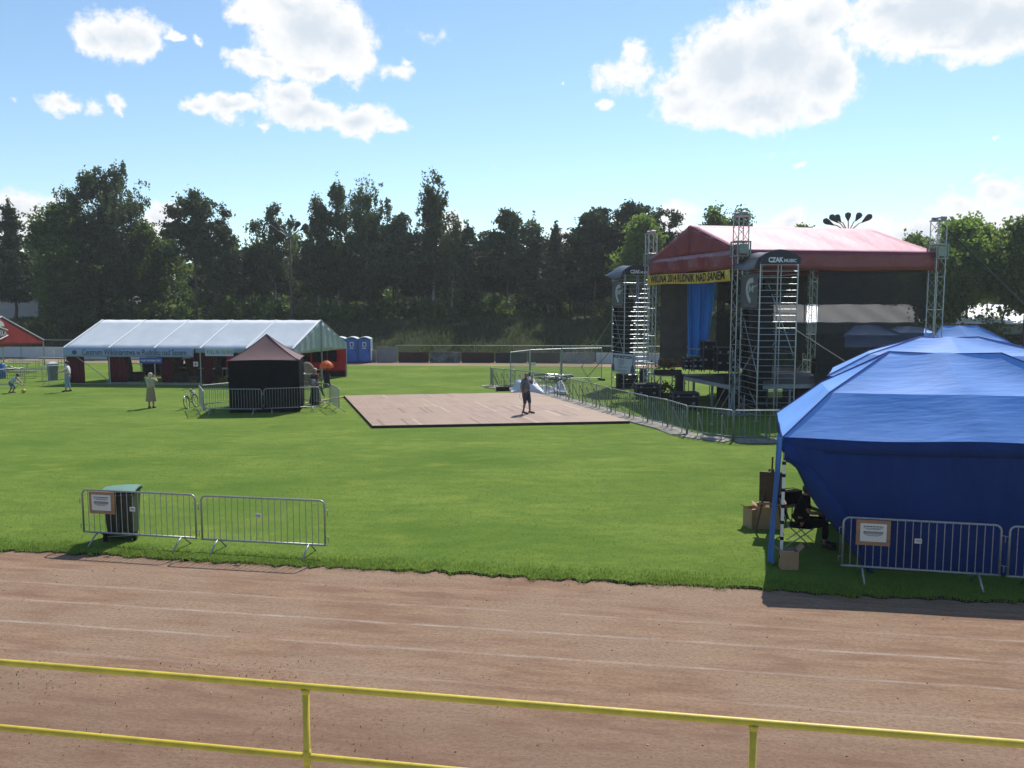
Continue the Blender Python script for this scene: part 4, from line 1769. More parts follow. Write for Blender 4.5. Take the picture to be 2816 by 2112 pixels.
MB().sheet(lambda u, v: ban(u, v), 60, 5, .008, SV).build('cloth', YB, t, smooth=True, world=True)
WB = SL - .42
tm = text_mb('WIKLINA 2014 RUDNIK NAD SANEM', .52, (0, 0, 0), (1, 0, 0), (0, 0, 1), .0, width=WB * .90, bold=.012,
             fn=lambda v: ban(.5 + v.x / WB, .52 + v.y / .50 * 1.0, .016))
tm.build('lettering', BLACKP, t, world=True)
m = MB()
for k, (u0, v0, ru, rv) in enumerate(((.19, .12, .012, .1), (.50, .10, .02, .09), (.66, .14, .012, .1), (.84, .12, .02, .08), (.97, .75, .02, .2), (.34, .10, .015, .07))):
    vs = [ban(u0 + ru * cos(a), max(.03, v0 + rv * sin(a)), .012) for a in np.linspace(0, 2 * pi, 12, endpoint=False)]
    m.add(vs, [tuple(range(12))])
m.build('printed_blots', YB2, t, world=True)

# ------------------------------------------------------------------ loudspeaker scaffold towers
PA_SKIN = pm('black_tarpaulin', (.014, .014, .018), .38, .3, 2, bump=.02, bscale=4)
PA_FLAP = pm('navy_flap', (.013, .014, .024), .6, .2, 2)
WLET = pm('white_lettering', (.62, .64, .64), .6, .05, 8)
SIGNG = pm('dark_grey_banner_mesh', (.075, .080, .088), .7, .12, 4, alpha=.93)
GLET = pm('pale_grey_print', (.36, .39, .41), .6, .05, 8)
GLET2 = pm('dim_grey_print', (.17, .18, .19), .6, .05, 8)


def pa_tower(P1, fdir, ddir, wdt, dep, label, blab):
    t = thing('scaffold_tower', label, 'scaffold tower', P1)
    fdir, ddir = Vector(fdir).normalized(), Vector(ddir).normalized()

    def Q(x, y, z):
        return P1 + fdir * x + ddir * y + Zv * z
    TZ = 6.42
    for (x, y) in ((0, 0), (wdt, 0), (wdt, dep), (0, dep)):
        m = MB().bar(Q(x, y, .02), Q(x, y, TZ + .05), .030, 8)
        m.box(Q(x, y, .03), (.18, .18, .02))
        m.build('pole', ALU, t, world=True)
    n = 24
    for (a, b, mid) in (((0, 0), (wdt, 0), 1), ((0, 0), (0, dep), 0)):
        m = MB()
        for i in range(n + 1):
            z = .28 + (TZ - .36) * i / n
            m.bar(Q(*a, z), Q(*b, z), .014, 6)
        if mid:
            q = .56
            m.bar(Q(a[0] + (b[0] - a[0]) * q, a[1] + .04, .3), Q(a[0] + (b[0] - a[0]) * q, a[1] + .04, TZ - .1), .02, 6)
        m.build('rungs', ALU, t, world=True)
    MB().sheet(lambda u, v: Q(.05 + (wdt * .62) * u, dep - .08 + .04 * sin(u * 15), .9 + 4.9 * v), 14, 4, .01, ddir).build('black_backcloth', BLACKC, t, world=True)
    m = MB()
    for z in np.arange(.5, 6.3, .78):
        m.bar(Q(0, dep, z), Q(wdt, dep, z), .014, 6)
        m.bar(Q(wdt, 0, z), Q(wdt, dep, z), .014, 6)
    m.build('ledger_tubes', ALU, t, world=True)
    m = MB()
    m.bar(Q(wdt * .48, dep * .5, 5.6), Q(wdt * .97, .06, 2.7), .024)
    m.bar(Q(0.03, dep * .9, 4.2), Q(.03, .1, 1.9), .02)
    m.bar(Q(.04, dep, 1.0), Q(wdt, dep, 3.2), .02)
    m.build('diagonal_brace', GALV, t, world=True)
    # rounded tarpaulin cap with a lettered front flap
    CZ = TZ + .05

    def cap(u, v):
        x = -.04 + (wdt + .08) * u
        return Q(x, -.05 + (dep + .1) * v, CZ + .48 * sin(pi * (.07 + .86 * u)) ** .75 - .05 * sin(pi * v))
    c = MB().sheet(cap, 14, 6, .02, -Zv).build('tarpaulin_cap', PA_SKIN, t, smooth=True, world=True)

    def flap(u, v):
        x = -.05 + (wdt + .10) * u
        top = CZ + .46 * sin(pi * (.07 + .86 * u)) ** .75
        return Q(x, -.10, CZ - .10 + (top - CZ + .10) * v)
    MB().sheet(flap, 14, 3, .012, -ddir).build('front_flap', PA_FLAP, c, smooth=False, world=True)
    m = MB()
    text_mb('CZAK', .26, Q(wdt * .36, -.135, CZ + .055), fdir, Zv, .003, width=wdt * .40, mb=m, bold=.012)
    text_mb('MUSIC', .17, Q(wdt * .745, -.135, CZ + .025), fdir, Zv, .003, width=wdt * .33, mb=m, bold=.006)
    m.build('lettering', WLET, c, world=True)

    def droop(u, v):      # the tarpaulin hanging out to the left in a sagging gutter
        x = -.04 - .10 * u
        y = -.05 + (dep + .1) * v
        return Q(-.05 - .38 * sin(pi * .5 * u) * (0.35 + .65 * v), y + .10 * v, CZ + .12 - .42 * u + .25 * (u ** 2.2) * v - .16 * sin(pi * v) * u)
    MB().sheet(droop, 10, 10, .02, -fdir).build('tarpaulin_tail', PA_SKIN, c, smooth=True, world=True)
    # emblem banner on the left face
    s = thing('emblem_banner', blab, 'banner', Q(-.05, dep / 2, 4.6))
    z0, z1 = 4.62, 6.02

    def E(u, v, o=0.0):
        return Q(-.06 - o, dep * .97 - dep * .94 * u, z0 + (z1 - z0) * v)
    MB().sheet(lambda u, v: E(u, v), 4, 4, .006, -fdir).build('cloth', SIGNG, s, world=True)

    def poly(pts):
        m.add([E(a, b, .012) for a, b in pts], [tuple(range(len(pts)))])
    m = MB()
    out_ = [(.72, .88), (.50, .86), (.36, .76), (.31, .60), (.33, .44), (.40, .30), (.50, .17), (.60, .13)]
    inn = [(.62, .26), (.55, .32), (.48, .42), (.45, .55), (.47, .66), (.56, .72), (.76, .74)]
    full = out_ + inn
    # strip triangulation between outer and inner curve
    o2 = [Vector((a, b)) for a, b in out_]
    i2 = [Vector((a, b)) for a, b in reversed(inn)]
    for k in range(7):
        a, b = o2[k], o2[k + 1]
        c1, c0 = i2[min(6, k + 1)], i2[min(6, k)]
        if (c1 - c0).length < 1e-6:
            poly([tuple(a), tuple(b), tuple(c1)])
        else:
            poly([tuple(a), tuple(b), tuple(c1), tuple(c0)])
    for pg in ([(.50, .64), (.56, .66), (.56, .46), (.50, .44)], [(.56, .66), (.62, .55), (.62, .47), (.56, .58)], [(.62, .55), (.70, .66), (.70, .57), (.62, .47)], [(.70, .66), (.76, .66), (.76, .46), (.70, .46)], [(.76, .62), (.98, .66), (.98, .64), (.76, .59)]):
        poly(pg)
    m.build('emblem', GLET, s, world=True)
    m = MB()
    text_mb('SKLEP MUZYCZNY', .12, E(.5, .955, .014), -ddir, Zv, .002, width=dep * .80, mb=m)
    m.build('lettering', GLET2, s, world=True)
    m = text_mb('CZAK MUSIC', .11, E(.55, .06, .014), -ddir, Zv, .002, width=dep * .5)
    m.build('lettering', GLET2, s, world=True)
    return Q


R1 = Vector((9.93, 33.7, 0))
QR = pa_tower(R1, (1, 0.0, 0), (-.09, 1, 0), 1.50, 2.0, 'loudspeaker scaffold tower right of the stage front, with black lettered cap', 'grey banner with a pale emblem on the right loudspeaker tower')
L1 = Vector((6.27, 46.75, 0))
QL = pa_tower(L1, (1.43, .42, 0), (-.40, 1.43, 0), 1.50, 1.75, 'loudspeaker scaffold tower left of the stage front, with black lettered cap', 'grey banner with a pale emblem on the left loudspeaker tower')


def line_array(Q, x, y, n, z1, label):
    t = thing('line_array', label, 'loudspeaker', Q(x, y, z1))
    for i in range(n):
        MB().box(Q(x, y, z1 - .34 * i - .17), (.85, .6, .32), 0.05, M=Matrix.Rotation(.02 * i, 3, 'X')).build('cabinet', BLACKP, t, world=True)
    m = MB().bar(Q(x, y, z1), Q(x, y, 6.4), .012)
    m.build('hoist_chain', GALV, t, world=True)


line_array(QR, .52, 1.15, 11, 5.4, 'tall stack of black loudspeakers hung inside the right scaffold tower')
line_array(QL, .50, 1.0, 9, 5.0, 'tall stack of black loudspeakers hung inside the left scaffold tower')


def box_thing(name, label, cat, pxl, pxr, pyt, Yd, dep, z0=0.0, mat=BLACKP, trim=None, group=None, rz=SRZ + pi / 2):
    a, b = at(pxl, pyt, Yd), at(pxr, pyt, Yd)
    w_, h = abs(b.x - a.x), a.z - z0
    c = (a + b) / 2
    t = thing(name, label, cat, (c.x, Yd, z0), 0, group)
    R = Matrix.Rotation(0, 3, 'Z')
    m = MB().box((0, 0, h / 2 + (.05 if trim else 0)), (w_, dep, h - (.1 if trim else 0)))
    m.build('case', mat, t)
    if trim:
        m = MB()
        x, y, zb, zt = w_ / 2, dep / 2, .10, h
        for sx in (-1, 1):
            for sy in (-1, 1):
                m.box((sx * x, sy * y, (zb + zt) / 2), (.05, .05, zt - zb))
        for z in (zb + .02, zt, zb + (zt - zb) * .74):
            for sy in (-1, 1):
                m.box((0, sy * y, z), (w_, .045, .045))
            for sx in (-1, 1):
                m.box((sx * x, 0, z), (.045, dep, .045))
        m.build('edge_trim', trim, t)
        for sx in (-.3, .3):
            MB().box((sx * w_, -dep / 2 - .012, h * .82), (.10, .03, .09)).build('latch', GALV, t)
            MB().box((sx * w_, -dep / 2 - .012, h * .40), (.14, .03, .10)).build('handle', GALV, t)
            for sy in (-1, 1):
                MB().tube([(sx * w_ * 1.3 - .02, sy * dep * .4, .05), (sx * w_ * 1.3 + .02, sy * dep * .4, .05)], .05, 10).build('castor', BLACKP, t)
    return t


TRIM = pm('case_trim', (.085, .09, .095), .55, .2, 10, metal=.4)
box_thing('flight_case', 'black flight case with metal edges on the grass before the left loudspeaker tower', 'flight case', 1748, 1808, 1055, 42.3, .75, 0, BLACKP, TRIM)
box_thing('flight_case', 'black flight case with metal edges on the grass before the stage front', 'flight case', 1847, 1917, 1079, 37.9, .75, 0, BLACKP, TRIM)
box_thing('speaker_column', 'tall black speaker column standing before the stage edge', 'loudspeaker', 1859, 1878, 1032, 39.6, .4, 0, BLACKP)
box_thing('subwoofer', 'black subwoofer stack at the foot of the left loudspeaker tower', 'loudspeaker', 1696, 1752, 1028, 47.4, .8, 0, BLACKP)
box_thing('speaker_column', 'black speaker column standing right of the subwoofer stack at the left tower', 'loudspeaker', 1760, 1778, 1013, 46.2, .5, 0, BLACKP)
box_thing('flight_case', 'tall rack case in the middle of the stage deck against the blue curtain', 'flight case', 1931, 1966, 938, 44.0, .7, DZ, BLACKP, TRIM)
box_thing('flight_case', 'rack case on the stage deck, right of the tallest rack', 'flight case', 1969, 2006, 955, 43.2, .7, DZ, BLACKP, TRIM)
box_thing('flight_case', 'low open rack case on deck left of the tallest rack', 'flight case', 1904, 1929, 982, 44.0, .6, DZ, BLACKP, TRIM)
box_thing('flight_case', 'black case at the left end of the deck cases', 'flight case', 1880, 1902, 985, 44.4, .6, DZ, BLACKP, TRIM)
box_thing('flight_case', 'low black case at the right end of the deck cases by the near tower', 'flight case', 2008, 2030, 980, 42.6, .6, DZ, BLACKP, TRIM)
box_thing('flight_case', 'black case deep on the stage behind the black side mesh', 'flight case', 2240, 2300, 985, 41.0, .7, DZ, BLACKP, TRIM)
box_thing('stage_monitor', 'large dark monitor box standing behind the black side mesh of the stage', 'loudspeaker', 2262, 2318, 926, 42.5, .5, DZ, DKGREY)
box_thing('floor_wedge', 'small black wedge loudspeaker on the stage deck edge by the near tower', 'loudspeaker', 1992, 2010, 1032, 37.6, .4, DZ, BLACKP)
# flowers on the deck and in front of it
FLR = leafmat('red_petals', (.30, .03, .02), (.42, .06, .03), (.3, .03, .02), .2)


def flowers(label, px, py, z, r, hgt, n=140):
    p = G(px, py, z)
    t = thing('flower_trough', label, 'flowers', p)
    MB().box((0, 0, .12), (r * 1.8, .35, .24)).build('trough', RUST, t)
    rng = np.random.default_rng(px)
    C = rng.normal(size=(n, 3)) * np.array([r * .4, .16, hgt * .2]) + np.array([0, 0, .24 + hgt * .45])
    V = leaves(C, .06, 1.4, rng)
    np_mesh('foliage', V, np.arange(len(V)).reshape(-1, 4), LF_MAPLE, t)
    C = rng.normal(size=(n // 2, 3)) * np.array([r * .4, .16, hgt * .2]) + np.array([0, -.05, .28 + hgt * .55])
    V = leaves(C, .05, 1.1, rng)
    np_mesh('blossom', V, np.arange(len(V)).reshape(-1, 4), FLR, t)


flowers('red flowers in a trough on the side platform of the stage', 1836, 1030, DZ, .75, .6)
flowers('reddish flowers in a trough on the ground before the stage', 1818, 1094, 0, 1.0, .6, 220)

BRACE = pm('weathered_tube', (.15, .135, .11), .6, .2, 8, metal=.2)
# steel tube braces
for (nm, lb, a, b) in (
        ('brace_tube', 'long steel tube leaning from the right loudspeaker tower down to the left', QR(0, .02, 3.2), G(1957, 1168, .1)),
        ('brace_tube', 'long steel tube leaning from the right loudspeaker tower down to the right', QR(1.5, .1, 3.75), at(2352, 1012, 32.0)),
        ('brace_tube', 'steel tube leaning out left from the back of the left loudspeaker tower', QL(0, 1.75, 3.9), G(1600, 1008, 0.05)),
        ('brace_tube', 'steel tube leaning left from the front of the left loudspeaker tower', QL(0, 0, 3.0), G(1612, 1040, 0.05)),
        ('guy_tube', 'dark guy tube sloping right from the top of the far right truss tower', SC_ + Vector((.3, 0, 8.3)), Vector((29.5, 46, 3.4)))):
    t = thing(nm, lb, 'brace', b)
    MB().bar(a, b, .04 if nm == 'guy_tube' else .021, 8).build('tube', DKGREY if nm == 'guy_tube' else BRACE, t, world=True)
    MB().ball(b, (.07, .07, .07)).build('end_clamp', GALV, t, world=True)

# music shop banner on the left tower
t = thing('shop_banner', 'white banner with guitars and dark lettering tied to the left loudspeaker tower', 'banner', at(1715, 1030, 46.3))
c00, c10, c11, c01 = at(1681, 1020, 46.5), at(1746, 1031, 45.95), at(1749, 976, 45.95), at(1681, 970, 46.5)


def sb(u, v, o=0.0):
    p = (c00.lerp(c10, u)).lerp(c01.lerp(c11, u), v)
    return p + Vector((0, -.03 * sin(u * 9) - o, -.06 * sin(pi * u) * (1 - v) * .5))


SBM = pm('white_banner', (.43, .46, .49), .6, .07, 2)
GUIT = pm('guitar_print', (.045, .055, .095), .6, .5, 3)
MB().sheet(lambda u, v: sb(u, v), 16, 8, .008, (0, 1, 0)).build('cloth', SBM, t, smooth=True, world=True)
m = MB()
bw, bh = (c10 - c00).length, (c01 - c00).length
text_mb('SKLEP MUZYCZNY', .2, (0, 0, 0), (1, 0, 0), (0, 0, 1), 0, width=bw * .78, bold=.006, mb=m, fn=lambda v: sb(.46 + v.x / bw, .83 + v.y / bh, .012))
for (s_, u, v, sz) in (('NAGLOSNIENIE', .40, .66, .26), ('OSWIETLENIE', .42, .55, .26), ('ESTRADY', .40, .45, .2), ('SPRZEDAZ   SERWIS', .47, .30, .4), ('CZAK MUSIC', .45, .14, .42)):
    text_mb(s_, .08, (0, 0, 0), (1, 0, 0), (0, 0, 1), 0, width=bw * sz, mb=m, fn=lambda q, u=u, v=v: sb(u + q.x / bw, v + q.y / bh, .012))
m.build('lettering', BLACKP, t, world=True)


def guitar(u0, sc):
    pts = []
    for k in range(22):
        a = -pi / 2 + 2 * pi * k / 22
        r = 1.0 + .22 * cos(2 * a)
        y = sin(a)
        x = cos(a) * (.95 if y < 0 else .68)
        pts.append((u0 + x * .10 * sc, .24 + y * .22))
    m.add([sb(min(.995, max(.005, a)), max(.01, b), .011) for a, b in pts], [tuple(range(22))])
    m.add([sb(min(.995, max(.005, a)), b, .0115) for a, b in ((u0 - .015, .4), (u0 + .015, .4), (u0 + .03, .93), (u0, .93))], [(0, 1, 2, 3)])


m = MB()
guitar(.88, 1.0)
guitar(.07, .7)
m.build('guitar_print', GUIT, t, world=True)

# ------------------------------------------------------------------ stage barriers (upright panels on base plates)


def stage_barrier():
    t = thing('stage_barrier', 'x', 'barrier', (0, 0, 0), 0, 'stage barrier panels in the curved line')
    W, H = .80, 1.08
    pts = [(-W, 0, .05), (-W, 0, H - .07), (-W + .02, 0, H - .02), (-W + .07, 0, H), (W - .07, 0, H), (W - .02, 0, H - .02), (W, 0, H - .07), (W, 0, .05)]
    m = MB().tube(pts, .024, 8)
    m.bar((-W, 0, .16), (W, 0, .16), .016, 6)
    m.build('frame', SBZ, t, smooth=True)
    m = MB()
    for i in range(1, 9):
        x = -W + 2 * W * i / 9
        m.bar((x, 0, .16), (x, 0, H), .011, 6)
    m.build('infill_bars', SBZ, t)
    m = MB().box((0, -.10, .018), (2 * W - .04, .95, .03))
    m.build('base_plate', PLATEM, t)
    for x in (-.42, .42):
        m = MB().bar((x, .02, .85), (x, .42, .03), .022, 6)
        m.bar((x, .0, .85), (x, 0, .03), .018, 6)
        m.build('strut', SBZ, t)
    return t


SBZ = pm('stage_barrier_zinc', (.25, .28, .27), .5, .2, 20, metal=.6)
PLATEM = pm('trodden_base_plate', (.22, .20, .17), .8, .4, 6)
SBT = stage_barrier()
JP = [(1356, 1013), (1386, 1015.5), (1416, 1018), (1464, 1023), (1502, 1028), (1533, 1035), (1565, 1042), (1603, 1049), (1640, 1057), (1681, 1068), (1732, 1079), (1782, 1090), (1837, 1100), (1890, 1116), (2018, 1129), (2150, 1129)]
JL = [G(x, y, 1.08) for x, y in JP]
for p in JL:
    p.z = 0
ordn = ['farthest', 'second', 'third', 'fourth', 'fifth', 'sixth', 'seventh', 'eighth', 'ninth', 'tenth', 'eleventh', 'twelfth', 'thirteenth', 'fourteenth', 'fifteenth']
for i in range(len(JL) - 1):
    a, b = JL[i], JL[i + 1]
    o = SBT if i == 0 else dup(SBT)
    c = (a + b) / 2
    o.location = c
    o.rotation_euler = (0, 0, atan2(b.y - a.y, b.x - a.x))
    o.scale = ((b - a).length / 1.64, 1, 1)
    o['label'] = ('farthest stage barrier panel of the curved line, beyond the dance floor' if i == 0 else
                  'stage barrier panel nearest the blue tent, seen square on before the right tower' if i == len(JL) - 2 else
                  'wide stage barrier panel seen square on, left of the one by the blue tent' if i == len(JL) - 3 else
                  'stage barrier panel, %s from the far end of the curved line' % ordn[i])
o = dup(SBT)
pa, pb = G(1347, 1008, 1.08), G(1356, 1014, 1.08)
c = (pa + pb) / 2
o.location = (c.x, c.y, 0)
o.rotation_euler = (0, 0, atan2(pb.y - pa.y, pb.x - pa.x))
o['label'] = 'stage barrier panel turned edge-on at the far end of the line'
del o['group']

# white tarpaulin heap and truss pile beyond the barriers
TARP = pm('white_tarpaulin', (.55, .57, .60), .5, .08, 3, bump=.04, bscale=6)
pa, pb = G(1405, 1078), G(1562, 1084)
t = thing('tarpaulin_heap', 'crumpled white tarpaulin heap on the grass behind the stage barriers', 'tarpaulin', (pa + pb) / 2)
rng = np.random.default_rng(4)
ph = rng.uniform(0, 6, 8)


def heap(u, v):
    p = pa.lerp(pb, u)
    e = min(1, 11 * min(u, 1 - u) + .02) * (sin(pi * v) ** .45)
    z = .05 + e * (.38 + .22 * sin(u * 8 + ph[0]) + .12 * sin(u * 23 + v * 5 + ph[1]) + .08 * sin(v * 17 + u * 31))
    return p + Vector((0, -.5 + 2.2 * v, max(.01, z)))


m = MB().grid(heap, 60, 24)
m.build('sheet', TARP, t, world=True)
MB().box(pa + Vector((-.45, .6, .12)), (.7, .3, .22), .2).build('end_roll', BLACKP, t, world=True)
pa2, pb2 = G(1492, 1049), G(1572, 1052)
t = thing('truss_pile', 'dark pile of truss pieces and cables lying beyond the white tarpaulin', 'truss pile', (pa2 + pb2) / 2)
m = MB()
m2 = MB()
rr = random.Random(8)
for k in range(26):
    p = pa2.lerp(pb2, rr.random()) + Vector((rr.uniform(-.3, .3), rr.uniform(-.6, .6), rr.uniform(.04, .42)))
    d = Vector((rr.uniform(-1, 1), rr.uniform(-.6, .6), rr.uniform(-.12, .2))) * rr.uniform(.3, .8)
    (m if k % 3 else m2).bar(p - d, p + d, rr.uniform(.02, .06), 6)
m.build('dark_tubes', BLACKP, t, world=True)
m2.build('bright_tubes', ALU, t, world=True)
# ------------------------------------------------------------------ white marquee
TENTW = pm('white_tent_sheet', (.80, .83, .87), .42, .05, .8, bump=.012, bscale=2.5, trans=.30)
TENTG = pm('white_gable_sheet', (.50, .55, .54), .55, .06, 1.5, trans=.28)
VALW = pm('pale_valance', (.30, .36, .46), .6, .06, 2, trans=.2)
REDCL = pm('dark_red_curtain', (.15, .012, .016), .8, .3, 3, trans=.3, stretch=(6, 6, .3))
REDW = pm('red_wall_sheet', (.42, .012, .022), .6, .15, 1.5, trans=.4)
F0, F1 = Vector((-26.55, 49.5, 0)), Vector((-12.72, 48.5, 0))
GV = Vector((1.95, 5.8, 0))
EVZ, RGZ = 2.17, 3.75


def Mq(u, v, z=0.0):
    return F0 + (F1 - F0) * u + GV * v + Zv * z


FD = (F1 - F0).normalized()
FN = Vector((FD.y, -FD.x, 0))      # towards the viewer
mt_ = thing('marquee', 'long white marquee with open front and pleated gable on the left of the field', 'marquee', Mq(.5, .5))
m = MB()
for (v0, v1) in ((0, .5), (1, .5)):
    m.sheet(lambda u, k: Mq(u, v0 + (v1 - v0) * k, EVZ + (RGZ - EVZ) * k - .045 * sin(pi * k) * abs(sin(pi * 5 * u)) - .01 * sin(u * 90 + k * 8)), 60, 8, .012, -Zv)
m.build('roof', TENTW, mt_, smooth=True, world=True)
m = MB()
for i in range(6):
    u = i / 5
    for k0 in (0, 1):
        m.sheet(lambda a, b: Mq(u + (a - .5) * .0075, k0 + (.5 - k0) * b, EVZ + .016 + (RGZ - EVZ) * b), 1, 8, .008, Zv)
m.build('roof_seam', pm('white_seam', (.92, .92, .90), .5, .03, 3), mt_, world=True)
for u in (0, 1):
    def gb(a, k, u=u):
        q = 1 - abs(a - .5) * 2
        sgn = 1 if u else -1
        return Mq(u, a, EVZ - .33 + (.33 + (RGZ - EVZ) * q) * k) + FD * sgn * (.03 + .012 * sin(a * 60))
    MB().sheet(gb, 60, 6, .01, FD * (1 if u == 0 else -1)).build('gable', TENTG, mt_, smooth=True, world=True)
MB().bar(Mq(1, .5, .0) + FD * .04, Mq(1, .5, RGZ) + FD * .05, .035, 8).build('gable_pole', GALV, mt_, world=True)
for i in range(6):
    for v in (0, 1):
        MB().bar(Mq(i / 5, v, 0), Mq(i / 5, v, EVZ), .035, 8).build('post', ALU, mt_, world=True)
m = MB()
m.bar(Mq(.18, 0, .10), Mq(.6, 0, .10), .025)
m.bar(Mq(0.0, 0, .03) + FN * .0, Mq(1, 0, .03), .02)
m.bar(Mq(.2, 0, .15), Mq(.03, 0, 1.9), .022)
m.build('sill_tube', ALU, mt_, world=True)
for (u0, u1, h) in ((0, .2, .30), (.2, .4, .30), (.4, .575, .30), (.58, .8, .27), (.8, 1.0, .27)):
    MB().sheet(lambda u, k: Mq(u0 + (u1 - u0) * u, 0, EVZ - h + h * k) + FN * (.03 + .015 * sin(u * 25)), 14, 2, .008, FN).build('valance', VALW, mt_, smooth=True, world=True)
for (u0, u1, v) in ((.0, .075, .03), (.185, .262, .03), (.415, .46, .05), (.60, .635, .05), (.40, .53, .5), (.3, .345, .55)):
    MB().sheet(lambda u, k: Mq(u0 + (u1 - u0) * u, v, .06 + (EVZ - .2) * k) + FN * (.07 * sin(u * 30 + v * 9 + .4 * k)), 24, 4, .01, FN).build('red_curtain', REDCL, mt_, smooth=True, world=True)
rw = MB().sheet(lambda u, k: Mq(.42 + .58 * u, .985, .03 + (EVZ - .05) * k) + FN * (.03 * sin(u * 60)), 60, 4, .01, FN).build('rear_wall', REDW, mt_, smooth=True, world=True)
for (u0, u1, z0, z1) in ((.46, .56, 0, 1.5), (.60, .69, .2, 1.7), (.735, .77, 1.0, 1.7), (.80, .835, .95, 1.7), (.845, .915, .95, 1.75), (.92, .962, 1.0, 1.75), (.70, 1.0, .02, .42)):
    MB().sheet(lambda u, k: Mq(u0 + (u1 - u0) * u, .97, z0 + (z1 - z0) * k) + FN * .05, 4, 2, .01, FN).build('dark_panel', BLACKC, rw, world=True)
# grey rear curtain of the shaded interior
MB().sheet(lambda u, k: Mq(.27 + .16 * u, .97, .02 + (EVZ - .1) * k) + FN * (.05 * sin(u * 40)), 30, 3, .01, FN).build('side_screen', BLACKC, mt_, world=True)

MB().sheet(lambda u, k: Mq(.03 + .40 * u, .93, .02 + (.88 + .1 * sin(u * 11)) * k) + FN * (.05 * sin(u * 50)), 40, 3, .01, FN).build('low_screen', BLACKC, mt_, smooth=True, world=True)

t = thing('name_banner', 'pale blue banner with the centre name in serif lettering along the marquee front', 'banner', Mq(.29, 0, 1.9) + FN * .1)


def nb(u, v, o=0.0):
    return Mq(.002 + .572 * u, 0, EVZ - .53 + .50 * v) + FN * (.075 + .02 * sin(u * 33) * (1 - v) + o)


NBL = pm('pale_blue_banner', (.30, .38, .55), .6, .06, 1.5, trans=.15)
NAVY = pm('navy_print', (.045, .06, .14), .6, .1, 9)
MB().sheet(nb, 50, 3, .006, FN).build('cloth', NBL, t, smooth=True, world=True)
nbw = (F1 - F0).length * .572
text_mb('Centrum Wikliniarstwa w Rudniku nad Sanem', .46, (0, 0, 0), (1, 0, 0), (0, 0, 1), 0, width=nbw * .80, bold=.006,
        fn=lambda v: nb(.545 + v.x / nbw, .52 + v.y / .50, .016)).build('lettering', NAVY, t, world=True)
m = MB()
m.add([nb(.085 + .02 * cos(a), .52 + .26 * sin(a), .016) for a in np.linspace(0, 2 * pi, 12, endpoint=False)], [tuple(range(12))])
m.build('emblem', NAVY, t, world=True)

t = thing('info_sign', 'blue sign with white lettering hanging under the marquee name banner', 'sign', Mq(.4, 0, 1.5) + FN * .2)
SGB = pm('sign_blue', (.020, .045, .30), .5, .08, 4)
pa, pb = at(389, 990, 49.2), at(451, 990, 49.1)
MB().box((pa + pb) / 2 + Vector((0, -.25, 0)) - Zv * .02, ((pb - pa).length, .03, .34), atan2(FD.y, FD.x)).build('panel', SGB, t, world=True)
text_mb('PUNKT INFORMACYJNY', .16, (pa + pb) / 2 + Vector((0, -.275, -.02)), FD, Zv, .002, width=(pb - pa).length * .88, bold=.004).build('lettering', WLET, t, world=True)

t = thing('colour_banner', 'white banner with bright multicoloured letters on the marquee front left of the black gazebo', 'banner', Mq(.68, 0, 1.7) + FN * .15)
pa, pb = at(566, 968, 48.75), at(645, 969, 48.7)
cw = (pb - pa).length
cc = (pa + pb) / 2 + FN * .13
MB().box(cc, (cw, .012, .44), atan2(FD.y, FD.x)).build('cloth', pm('white_cloth', (.40, .48, .54), .6, .05, 2), t, world=True)
pal = [pm('print_%s' % n, c, .6, .05, 9) for n, c in (('green', (.05, .22, .09)), ('plum', (.20, .04, .16)), ('blue', (.03, .10, .36)), ('yellow', (.42, .33, .05)), ('red', (.36, .02, .03)), ('teal', (.03, .20, .22)))]
word = 'WIKLINA RUDNIK'
x = -cw * .44
for i, ch in enumerate(word):
    if ch == ' ':
        x += cw * .05
        continue
    text_mb(ch, .30, cc + FD * (x + cw * .03) + FN * .010, FD, Zv, .001, width=cw * (.05 if ch != 'I' else .018), bold=.01).build('letter', pal[(i * 5 + 1) % 6], t, world=True)
    x += cw * .068

t = thing('first_aid_sign', 'small white square sign with a dark red cross on a marquee front post', 'sign', Mq(.575, 0, 1.2) + FN * .1)
c = at(540, 1001, 48.7) + FN * .08
MB().box(c, (.27, .02, .27), atan2(FD.y, FD.x)).build('panel', PAPER, t, world=True)
m = MB().box(c + FN * .014, (.16, .006, .05), atan2(FD.y, FD.x))
m.box(c + FN * .017, (.05, .006, .16), atan2(FD.y, FD.x))
m.build('cross', REDW, t, world=True)

# the wares under the marquee
WICK = pm('brown_wicker', (.060, .038, .022), .85, .5, 18, bump=.01, bscale=60)
WICKL = pm('pale_wicker', (.20, .15, .10), .85, .4, 14, bump=.01, bscale=60)


def table(label, p, rz, lx, ly, h, mat, nm='folding_table', cat='table', group=None):
    t = thing(nm, label, cat, (p.x, p.y, 0), rz, group)
    MB().box((0, 0, h), (lx, ly, .035)).build('tabletop', mat, t)
    for x in (-1, 1):
        for y in (-1, 1):
            MB().bar((x * (lx / 2 - .12), y * (ly / 2 - .06), 0), (x * (lx / 2 - .12), y * (ly / 2 - .06), h), .016).build('leg', GALV, t)
    return t


def basket(label, p, z, r, h, mat, handle=True):
    t = thing('wicker_basket', label, 'basket', (p.x, p.y, z))
    MB().lathe([(r * .75, 0), (r * .9, h * .4), (r, h * .95), (r * 1.05, h), (r * .95, h * .98), (r * .8, h * .3), (r * .6, .04)], 16).build('body', mat, t, smooth=True)
    if handle:
        MB().tube([(r * cos(a), 0, h * .95 + r * 1.1 * sin(a)) for a in np.linspace(0, pi, 9)], .018, 6).build('handle', mat, t)
    return t


